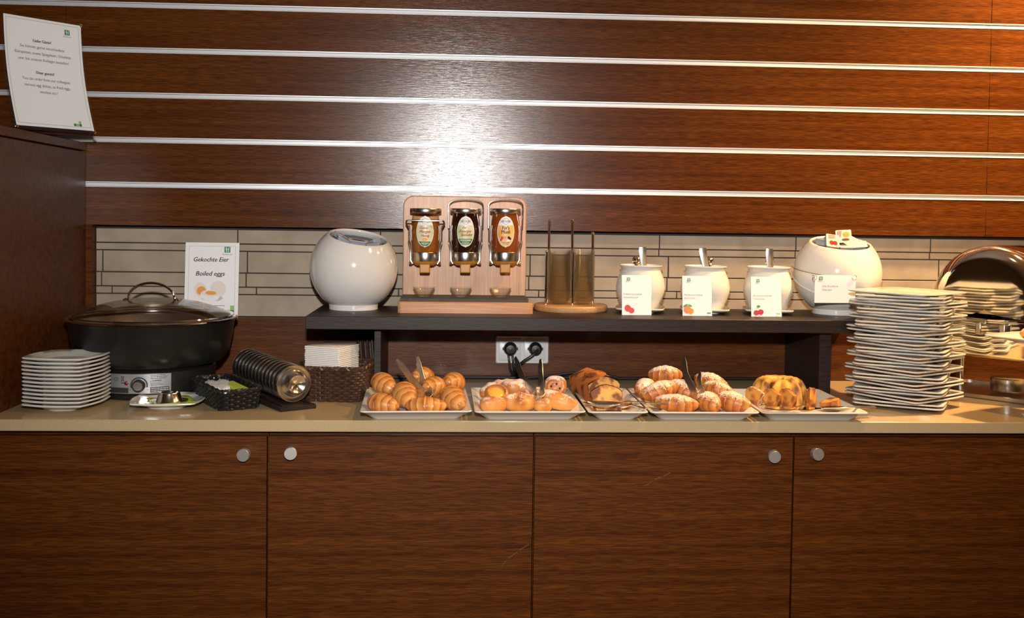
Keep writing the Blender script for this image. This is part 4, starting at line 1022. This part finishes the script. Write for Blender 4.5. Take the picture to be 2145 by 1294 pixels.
def croissant(L=.100, R=.027, curve=.6, ridges=7, twist=.6, seed=0, flat=.88):
    rnd = random.Random(seed); mb = MB(); bake = []
    n, sd = 84, 30; rings = []
    for i in range(n+1):
        u = i/n*2-1; ang = u*curve
        rad = L/2/max(curve, .05)
        c = Vector((rad*math.sin(ang)*1.0, rad*(1-math.cos(ang)), 0)); tx = Vector((math.cos(ang), math.sin(ang), 0)); nx = Vector((-math.sin(ang), math.cos(ang), 0)); nz = Vector((0, 0, 1))
        ring = []
        for k in range(sd):
            a = 2*PI*k/sd
            ph = abs(u)*ridges/2*1.0 + twist*(a/(2*PI))*.0 + .10*math.sin(a+seed) + .06*math.sin(2*a+seed*2)
            fr = ph - math.floor(ph)                      # 0 just outside a step, rises towards the next layer
            env = max(0., 1-abs(u)**2.3)**.62*.92+.08*(1-abs(u))
            layer = 1-.30*math.floor(ph)/(ridges/2)*.35
            r = R*env*(1.0+.085*(1-fr)**1.5)*layer
            if abs(u) >= .9999: r = R*.02
            p = c + nx*(r*math.cos(a)) + nz*(r*math.sin(a)*flat)
            ring.append(tuple(p)); bake.append(min(1, max(0, .20+.75*(1-fr)**1.1)))
        rings.append(ring)
    mb.loft(rings, None, True, True); mb.a['bake'] = bake
    zmin = min(v[2] for v in mb.v); mb.v = [(x, y, z-zmin) for x, y, z in mb.v]
    return mb
def put(mb, name, mat, label, cat, group, px, py, z, rot, Yq=None):
    """place the pastry so that its middle appears at the photo pixel, at height z"""
    o = mb.build(name, mat, None, ang=75, attr='bake' if 'bake' in mb.a else None)
    c = onZ(px, py, z); xs = [v[0] for v in mb.v]; ys = [v[1] for v in mb.v]; zs = [v[2] for v in mb.v]
    ctr = Vector(((min(xs)+max(xs))/2, (min(ys)+max(ys))/2, (min(zs)+max(zs))/2))
    R3 = Euler([math.radians(r) for r in rot]).to_matrix()
    o.rotation_euler = [math.radians(r) for r in rot]; o.location = c - R3 @ ctr
    return tag(o, label, cat, group)
G1 = 'plain croissants on the tray'
cs = [  # px, py, z centre, rot(x,y,z deg), L, R, label
    (803, 803, .052, (0, 12, -62), .098, .0275, 'plain croissant at the back beside the napkin basket corner of the tray'),
    (800, 845, .031, (0, 4, -38), .092, .0265, 'plain croissant at the front corner nearest the egg cups'),
    (848, 826, .036, (0, 14, -78), .108, .0300, 'plain croissant pointing forward between the tong arm and the corner croissants'),
    (892, 850, .0275, (0, 0, -4), .100, .0235, 'plain croissant lying crosswise at the front under the tong hinge'),
    (885, 789, .062, (0, 8, 72), .090, .0270, 'plain croissant highest at the back behind the tongs'),
    (910, 811, .048, (0, 10, 66), .092, .0290, 'plain croissant with a spiral end beside the tong hinge'),
    (950, 801, .054, (0, 10, 80), .092, .0275, 'plain croissant with a spiral end at the back toward the pastries'),
    (948, 833, .033, (0, 12, -72), .108, .0285, 'plain croissant at the front corner toward the pastries')]
for i, (px, py, z, rot, L_, R_, lab) in enumerate(cs): put(croissant(L_, R_, .45, 7, .5, i), 'croissant', m_croi, lab, 'croissant', G1, px, py, z, rot)
G2 = 'sugar dusted croissants on the tray'
cs = [(1394, 785, .066, (0, 0, -8), .092, .0265, 'sugared croissant topmost on the pile'), (1352, 812, .042, (0, 0, 62), .092, .0260, 'sugared croissant at the side next to the loaf cake'),
      (1384, 819, .050, (0, -12, 18), .106, .0270, 'sugared croissant lying across the pile with its tip toward the tongs'), (1432, 818, .044, (0, 16, -52), .100, .0270, 'sugared croissant sloping down beneath the tong arm'),
      (1417, 845, .0300, (0, 4, -10), .112, .0245, 'sugared croissant lying crosswise at the front behind the spoon handle'), (1488, 801, .050, (0, 10, -40), .098, .0270, 'sugared croissant at the back beside the tong head'),
      (1503, 816, .052, (0, 8, -42), .088, .0230, 'sugared croissant resting on the back pair near the bundt cake'), (1484, 842, .0300, (0, 4, -82), .092, .0270, 'sugared croissant pointing forward under the tong hinge'), (1532, 841, .0300, (0, 6, -48), .104, .0275, 'sugared croissant at the front corner next to the bundt tray')]
for i, (px, py, z, rot, L_, R_, lab) in enumerate(cs): put(croissant(L_, R_, .5, 7, .5, i+20), 'croissant', m_croi_s, lab, 'croissant', G2, px, py, z, rot)

# --- assorted pastries
def blob(hx, hy, hz, fn=None, n=26, sd=30, pw=2.4):
    mb = MB(); rings = []; bake = []
    for i in range(n+1):
        th = PI*i/n
        ring = []
        for k in range(sd):
            a = 2*PI*k/sd
            sx = math.copysign(abs(math.cos(a))**(2/pw), math.cos(a)); sy = math.copysign(abs(math.sin(a))**(2/pw), math.sin(a))
            s_ = abs(math.sin(th))**(2/pw); cz = -math.copysign(abs(math.cos(th))**(2/pw), math.cos(th))
            x, y, z = hx*sx*s_, hy*sy*s_, hz*cz
            bk = .35+.4*max(0, z/hz)
            if fn: x, y, z, bk = fn(x, y, z, bk)
            ring.append((x, y, z)); bake.append(max(0, min(1, bk)))
        rings.append(ring)
    mb.loft(rings, None, True, True); mb.a['bake'] = bake
    zmin = min(v[2] for v in mb.v); mb.v = [(x, y, z-zmin) for x, y, z in mb.v]
    return mb
G3 = 'assorted pastries on the tray'
def strudel(x, y, z, b): return x, y*(1-.25*abs(x/.052)), z*(1+.10*math.cos(x*260))-.004*(x/.05)**2, b+.25*math.cos(x*260)
put(blob(.052, .022, .019, strudel), 'sugared_strudel', m_past_s, 'long sugared strudel lying across the back of the pastry tray', 'pastry', G3, 1046, 812, .042, (0, -10, 14))
def puff(x, y, z, b): return x, y, z*(1+.18*math.sin(x*120)*math.cos(y*110)), b+.2*math.sin(x*150)
put(blob(.036, .030, .020, puff), 'sugared_puff', m_past_s, 'round sugared puff behind the pouch pastry', 'pastry', G3, 1080, 812, .048, (0, 6, 10))
def cup(x, y, z, b):
    r = math.hypot(x, y)/.028
    if z > 0 and r < .72: z = z*.25-.004*(1-r)
    return x, y, z, b+.3*(r > .7)
t = put(blob(.029, .027, .015, cup, pw=2.1), 'custard_pastry', m_past, 'pastry cup with yellow custard filling leaning on the roll', 'pastry', G3, 1040, 826, .044, (38, -6, 8))
c_ = MB().lathe([(0, .0215), (.010, .0212), (.0170, .0195), (.0190, .0175), (.010, .014), (0, .013)], 28).build('custard', P('custard', (.72, .40, .05), .25), t)
def roll(x, y, z, b): return x, y*(1+.04*math.cos(x*300)), z*(1+.03*math.cos(x*300)), b+.15*math.cos(x*300)
t = put(blob(.031, .019, .018, roll, pw=3.0), 'raisin_roll', m_past, 'raisin roll lying at the front corner beside the pouch pastry', 'pastry', G3, 1033, 847, .0245, (0, 0, 8))
def pouch(x, y, z, b):
    r = math.hypot(x/.036, y/.030); a = math.atan2(y, x)
    f = 1+.10*math.cos(4*a); k = .004*max(0, 1-r*1.6)*(z > 0)
    return x*f, y*f, z+k+.005*math.cos(4*a)*(z > 0)*r-.004*math.cos(8*a)*max(0, .7-r)*(z > 0), b+.25*math.cos(4*a)
put(blob(.037, .030, .0200, pouch, 30, 40), 'pouch_pastry', m_past, 'gathered pouch pastry at the front middle of the tray', 'pastry', G3, 1089, 840, .030, (10, 0, 5))
put(blob(.022, .020, .0155, puff), 'small_bun', m_past, 'small folded bun between the pouch and the turnover', 'pastry', G3, 1137, 849, .0215, (0, 0, -10))
def turn(x, y, z, b): return x, y*(1-.45*max(0, x/.05)), z*(1-.25*max(0, x/.05))+.003*math.cos(y*160), b+.25*math.sin(x*50+y*90)
put(blob(.050, .026, .0185, turn, pw=2.6), 'turnover', m_past, 'long golden turnover at the front corner toward the loaf cake', 'pastry', G3, 1170, 838, .0285, (0, 12, -24))
def snail(x, y, z, b):
    r = math.hypot(x, z); a = math.atan2(z, x); s_ = math.sin(2*PI*(r/.0105-a/(2*PI)))
    return x, y-.0016*s_*(1 if y < 0 else -1), z, b+.35*s_
t = put(blob(.027, .017, .025, snail, 36, 40, 2.6), 'raisin_snail', m_past_s, 'sugared raisin snail standing at the back beside the tong arm', 'pastry', G3, 1164, 808, .047, (-8, 0, -12))
for (x, z) in ((.004, .030), (-.009, .024), (.012, .020)):
    MB().ball((x, -.0165, z), .0028, 10, 8).build('raisin', m_choc, t)
put(blob(.030, .022, .016, puff), 'sugared_bun', m_past_s, 'low sugared bun under the tongs in the middle of the tray', 'pastry', G3, 1122, 826, .036, (0, 0, 20))

# --- tongs
def tongs(name, label, hinge, headL, headR, bendL, bendR, wide=.0105, teeth=True):
    t = thing(name, label, 'tongs', hinge)
    H = Vector(hinge)
    def ribbon(pts, w, nm, wdir):
        mb = MB(); rings = []
        P_ = [Vector(p)-H for p in pts]
        for i, p in enumerate(P_):
            tn = (P_[min(i+1, len(P_)-1)]-P_[max(i-1, 0)]).normalized(); wv = (wdir-tn*wdir.dot(tn)).normalized(); nv = tn.cross(wv)*.0007
            ww = w[i] if isinstance(w, list) else w
            rings.append([tuple(p-wv*ww-nv), tuple(p+wv*ww-nv), tuple(p+wv*ww+nv), tuple(p-wv*ww+nv)])
        mb.loft(rings, None, True, True); return mb.build(nm, m_tong, t, ang=30)
    up = Vector((.55, -.45, .70))
    d = (Vector(headR)-Vector(headL)); d.z = 0; d.normalize()
    side_ = Vector((1, .15, 0)).normalized()
    # U bend
    hp = [H+side_*(-.009)+Vector((0, .022, .012)), H+side_*(-.010)+Vector((0, .006, .004)), H+side_*(-.006)+Vector((0, -.003, 0)), H+side_*(.0)+Vector((0, -.006, -.001)), H+side_*(.006)+Vector((0, -.003, 0)), H+side_*(.010)+Vector((0, .006, .004)), H+side_*(.009)+Vector((0, .022, .012))]
    ribbon(hp, wide, 'spring_bend', up)
    for nm, b, h, s in (('arm', bendL, headL, -1), ('arm', bendR, headR, 1)):
        st = hp[0] if s < 0 else hp[-1]
        b = Vector(b); h = Vector(h)
        path_ = [st, st.lerp(b, .5), b, b.lerp(h, .35), b.lerp(h, .7), h]
        a = ribbon(path_, [wide, wide*.9, wide*.95, wide*.8, wide*.75, wide*.35], nm, up)
        if teeth:
            tn = (h-b).normalized(); wv = (up-tn*up.dot(tn)).normalized(); mb = MB()
            for k in range(9):
                p = b.lerp(h, .06+.09*k)-H - wv*wide*.7
                mb.add([tuple(p-tn*.0022), tuple(p+tn*.0022), tuple(p-wv*.0052-tn*.004)], [(0, 1, 2)]); q = tn.cross(wv)*.0009
                mb.add([tuple(Vector(v)+q) for v in (p-tn*.0022, p+tn*.0022, p-wv*.0052-tn*.004)], [(2, 1, 0)])
            o = mb.build('teeth', m_tong, a, smooth=False); o['kind'] = 'stuff'
    return t
m_tong = P('tong_steel', (.66, .64, .61), .34, 1)
def at(px, py, Y): p = onY(px, py, Y); return (p.x, p.y, p.z)
tongs('pastry_tongs', 'steel serving tongs resting among the plain croissants', at(892, 836, -.535), at(831, 752, -.40), at(874, 747, -.39), at(868, 802, -.45), at(886, 800, -.43))
tongs('pastry_tongs', 'steel serving tongs resting on the sugared pastries', at(1128, 834, -.535), at(1079, 748, -.37), at(1132, 752, -.39), at(1096, 796, -.45), at(1133, 796, -.43))
tongs('pastry_tongs', 'steel serving tongs with a bent arm on the sugared croissants', at(1464, 830, -.535), at(1433, 750, -.40), at(1466, 778, -.39), at(1436, 785, -.45), at(1464, 808, -.43), .0095)

# --- marbled loaf cake with slices
def marble(name, light, dark, scale, ramp=(.47, .56)):
    m = P(name, light, .75, c2=dark, nscale=scale, ndetail=2, nramp=ramp, bump=.5, bscale=260); return m
m_loafcrust = marble('loaf_crust', (.42, .13, .022), (.10, .028, .010), 30, (.50, .60)); m_crumb = marble('loaf_crumb', (.56, .31, .09), (.13, .045, .020), 30, (.46, .58))
def loaf_prof(k=1.0):
    pts = [(-.033, 0), (.033, 0), (.041, .045), (.042, .052), (.036, .060), (.022, .068), (.004, .0735), (-.012, .071), (-.028, .063), (-.041, .053), (-.041, .045)]
    return [(x*k, z*k) for x, z in pts]
lc = onY(1262, 835, -.40)
lt = thing('loaf_cake', 'marbled loaf cake with a cracked brown top, cut at the front', 'cake', (lc.x-.005, -.455, TZ), math.radians(14))
mb = MB(); pr_ = loaf_prof()
for i in range(9):
    pass
rings = []
for i in range(11):
    y = .130*i/10; rings.append([(x*(1+.02*math.sin(i*1.7+x*90)), y, z*(1+(.05*math.sin(i*1.3+x*120) if z > .05 else 0))) for x, z in pr_])
mb.loft(rings, None, False, True); mb.build('crust', m_loafcrust, lt, ang=60)
MB().prism(loaf_prof(.985), -.0006, .001, 'y').build('cut_face', m_crumb, lt, smooth=False)
for (x, y, z, rx, rzz, mat) in ((-.008, .05, .070, .022, .012, m_loafcrust), (.014, .075, .068, .020, .011, m_loafcrust)):
    MB().ball((x, y, z), rx, 18, 10, (1, 1.3, .38)).build('crust_crack', mat, lt)
def slice_(label, px, py, z, rot, k=.97):
    t = thing('cake_slice', label, 'cake slice', onZ(px, py, z), rot=[math.radians(r) for r in rot], group='loaf slices')
    MB().prism(loaf_prof(k), -.007, .007, 'y').build('crumb', m_crumb, t, bevel=.001)
    mb = MB(); p = loaf_prof(k); n = len(p); q = loaf_prof(k*1.025)
    mb.loft([[(x, -.0072, z) for x, z in q], [(x, .0072, z) for x, z in q]]); mb.build('crust', m_loafcrust, t, ang=60)
    return t
slice_('loaf slice leaning back against the cut loaf', 1275, 862, .0062, (-38, 0, 8), .93)
slice_('loaf slice lying flat in front of the leaning slice', 1302, 852, .0125, (-90, 0, 6), .80)
# serving spoon + fork
def spoon(label, head, tail, hw, name='serving_spoon', mat=None):
    h = Vector(head); d = Vector(tail)-h; L_ = d.length; t = thing(name, label, 'spoon', h, rot=d.to_track_quat('X', 'Z').to_euler())
    mb = MB(); rings = []
    for i in range(17):
        u = i/16; x = -.045+.09*u; wd = hw*math.sqrt(max(.0004, 1-(2*u-1)**2))*(1.05-.15*u); dp = .010*(1-(2*u-1)**2)
        rings.append([(x, wd*math.cos(a), .004*0-dp*math.sin(a)*1.0 if 0 else -dp*(1-(math.cos(a))**2)) for a in [PI*k/10 for k in range(11)]])
    vs = [p for r in rings for p in r]; mb.add(vs, [(i*11+j, i*11+j+1, (i+1)*11+j+1, (i+1)*11+j) for i in range(16) for j in range(10)])
    o = mb.build('spoon_bowl', mat or m_chrome, t); sm = o.modifiers.new('thick', 'SOLIDIFY'); sm.thickness = .0012
    MB().tube([(.042, 0, 0), (.06, 0, .004), (L_*.6, 0, .003), (L_*.9, 0, .001), (L_, 0, 0)], [.0026, .0028, .003, .0045, .003], 10, flat=.5).build('handle', mat or m_chrome, t)
    return t
spoon('large steel serving spoon lying upside down before the loaf cake', at(1263, 843, -.555), at(1400, 846, -.575), .0265)
t = spoon('second steel spoon with its handle crossing the tray rim', at(1290, 845, -.52), at(1353, 856, -.605), .012)

# --- bundt cake with slices and a cake server
bc = onZ(1632, 818, .02); bx_, by_ = onY(1633, 800, -.395).x, -.395
m_bundt = P('bundt_crust', (.60, .31, .045), .6, c2=(.14, .042, .010), nscale=34, nstretch=(1, 1, .45), ndetail=2, nramp=(.50, .64), bump=.4, bscale=200)
mb = MB(); rings = []; prof = [(.020, .004), (.0600, .0), (.0650, .004), (.0640, .020), (.0600, .042), (.0520, .056), (.040, .0635), (.028, .0625), (.020, .052), (.017, .030), (.016, .004)]
for r, z in prof:
    rings.append([((r*(1+(.105 if r > .025 else .02)*(abs(math.cos(6*a))*2-1)*(1 if z > .002 else .6)))*math.cos(a), (r*(1+(.105 if r > .025 else .02)*(abs(math.cos(6*a))*2-1)*(1 if z > .002 else .6)))*math.sin(a), z) for a in [2*PI*k/128 for k in range(128)]])
rings.append(rings[0]); mb.loft(rings)
o = mb.build('bundt_cake', m_bundt, None, ang=60); o.location = (bx_, by_, TZ); tag(o, 'ribbed marbled bundt cake standing whole at the back of its tray', 'cake')
m_bslice = marble('bundt_crumb', (.46, .165, .024), (.13, .035, .010), 36, (.42, .6))
def wedge(label, px, py, z, rot, sugar=False):
    mb = MB(); n = 10; prof = [(.020, .002), (.040, 0), (.060, .003), (.059, .022), (.053, .037), (.042, .045), (.030, .044), (.021, .032)]
    rings = [[(r*(1+.03*math.sin(PI*i/n))*math.cos(a)-.044, r*(1+.03*math.sin(PI*i/n))*math.sin(a), z_) for r, z_ in prof] for i, a in enumerate([math.radians(-13+26*i/n) for i in range(n+1)])]
    mb.loft(rings)
    R3 = Euler([math.radians(r) for r in rot]).to_matrix(); zs = [(R3 @ Vector(v)).z for v in mb.v]; c = onZ(px, py, z)
    t = thing('bundt_slice', label, 'cake slice', (c.x, c.y, TZ-min(zs)+.0005), rot=[math.radians(r) for r in rot], group='bundt slices')
    mb.build('crust', m_bslice_s if sugar else m_bslice, t, ang=50)
    for rg in (rings[0], rings[-1]):
        cf = MB(); cf.add(rg, [tuple(range(len(rg)))]); cf.build('cut_face', m_bslice_s if sugar and rg is rings[0] else m_bcut, t, smooth=False)
    return t
m_bcut = marble('bundt_cut', (.54, .24, .040), (.20, .055, .012), 45, (.42, .60))
m_bslice_s = P('sugared_slice', (.45, .19, .05), .8, c2=(.70, .60, .52), nscale=130, nramp=(.48, .58), bump=.4)
wedge('sugared bundt slice leaning at the end next to the croissants', 1594, 842, .020, (-10, 62, 122), True)
wedge('bundt slice second along the row before the cake', 1629, 846, .020, (-6, 64, 114)); wedge('bundt slice in the middle of the row before the cake', 1661, 847, .020, (-8, 60, 106))
wedge('dark bundt slice standing steeply beside the tray side', 1698, 846, .020, (6, 44, 76)); wedge('small dark bundt slice at the row end by the server handle', 1729, 848, .015, (80, 0, 30))
h0 = Vector(at(1722, 855, -.590)); h1 = Vector(at(1833, 853, -.560)); d = h1-h0
t = thing('cake_server', 'long steel cake server under the bundt slices', 'cake server', h0, rot=d.to_track_quat('X', 'Z').to_euler())
MB().box(0, d.length, -.0055, .0055, .0, .0030).build('handle', m_chrome, t, bevel=.001)
MB().prism([(0, -.006), (-.03, -.018), (-.12, -.022), (-.15, -.004), (-.14, .016), (-.03, .016), (0, .006)], -.0012, .0002, 'z', Matrix.Rotation(math.radians(1.5), 4, 'Y')).build('blade', m_chrome, t)

# ================================================================== CHAFING DISH (right)
ccx = onY(2063, 600, -.31).x
zr_ = onY(2085, 666, -.31).z
t = thing('chafing_dish', 'polished steel roll-top chafing dish behind the tall plate stack', 'chafing dish', (ccx, -.31, 0), math.radians(-48))
r_ = .150; st = .040
def dome_ring(rr, y, ztop_off=0):
    pts = []
    for i in range(33):
        a = PI*i/32; pts.append((rr*math.cos(a), y, zr_+st+(rr+ztop_off)*math.sin(a)))
    return [(rr, y, zr_)] + pts + [(-rr, y, zr_)]
rings = []
fr_ = .045
rings.append([(x*.02, 0, zr_+st*.5+(z-zr_-st*.5)*.02) for x, y, z in dome_ring(r_-fr_, 0)])
for rr in (.3, .6, .85, 1): rings.append([(x*rr, .0, zr_+st*.3+(z-zr_-st*.3)*rr) for x, y, z in dome_ring(r_-fr_, 0)])
for i in range(1, 9):
    a = PI/2*i/8; rings.append(dome_ring(r_-fr_+fr_*math.sin(a), fr_*(1-math.cos(a))))
rings.append(dome_ring(r_, .23)); 
for i in range(1, 5):
    a = PI/2*i/4; rings.append(dome_ring(r_-.03*(1-math.cos(a)), .23+.03*math.sin(a)))
rings.append([(x*.02, .26, zr_+st*.5+(z-zr_-st*.5)*.02) for x, y, z in dome_ring(r_-.03, 0)])
MB().loft(rings, None, False, False, False).build('roll_top', m_chrome, t, ang=70)
MB().loft([rrect(.160, .137, .03, zr_-.008, 6, 0, .130), rrect(.166, .143, .03, zr_-.006, 6, 0, .130), rrect(.166, .143, .03, zr_-.001, 6, 0, .130), rrect(.160, .137, .03, zr_+.001, 6, 0, .130)], None, True, True).build('rim', m_chrome, t)
pan = MB().loft([rrect(.150, .125, .03, zr_-.105, 6, 0, .130), rrect(.156, .131, .03, zr_-.095, 6, 0, .130), rrect(.156, .131, .03, zr_-.008, 6, 0, .130)], None, True, True).build('water_pan', m_chrome, t)
hx_ = onY(2083, 686, -.32).x-ccx
for s in (-1, 1): MB().box(hx_+s*.030-.008, hx_+s*.030+.008, -.022, .002, zr_-.043, zr_-.012).build('handle_post', m_steel, t, bevel=.003)
MB().box(hx_-.024, hx_+.024, -.020, -.012, zr_-.040, zr_-.014).build('handle_bar', m_chrome, t, bevel=.002)
for sx in (-1, 1):
    for sy in (.03, .22): MB().tube([(sx*.135, sy, zr_-.10), (sx*.140, sy, .004)], .007, 12).build('leg', m_dsteel, t)
MB().loft([rrect(.150, .125, .03, .0, 6, 0, .130), rrect(.155, .130, .03, .003, 6, 0, .130), rrect(.155, .130, .03, .012, 6, 0, .130), rrect(.145, .120, .03, .012, 6, 0, .130), rrect(.143, .118, .03, .004, 6, 0, .130)], None, True, True).build('base_frame', m_dsteel, t)
MB().lathe([(0, .012), (.042, .012), (.044, .015), (.044, .045), (.040, .048), (0, .048)], 32, Matrix.Translation((.02, .13, 0))).build('burner', m_dsteel, t)
# cake-stand plate in front of it, cut by the frame edge
pc_ = onY(2194, 716, -.55)
t = thing('pedestal_plate', 'white square plate on a pedestal before the chafing dish', 'plate', (pc_.x, -.55, 0))
zp = onY(2120, 706, -.55).z-.0150
mb = MB(); square_plate(mb, .205, .0155, .004); mb.v = [(x*math.cos(.5)-y*math.sin(.5), x*math.sin(.5)+y*math.cos(.5), z+zp) for x, y, z in mb.v]; mb.build('plate', m_plate, t, ang=50)
MB().lathe([(0, 0), (.050, 0), (.052, .004), (.030, .010), (.016, .022), (.014, zp-.016), (.030, zp-.002), (.036, zp+.002), (0, zp+.002)], 40).build('pedestal', m_plate, t)
o = croissant(.080, .020, .5, 6, .5, 50).build('breakfast_roll', m_past, None, ang=75, attr='bake'); o.location = (pc_.x-.045, -.565, zp+.0075); o.rotation_euler = (0, 0, math.radians(30)); tag(o, 'small golden roll lying on the pedestal plate', 'pastry')
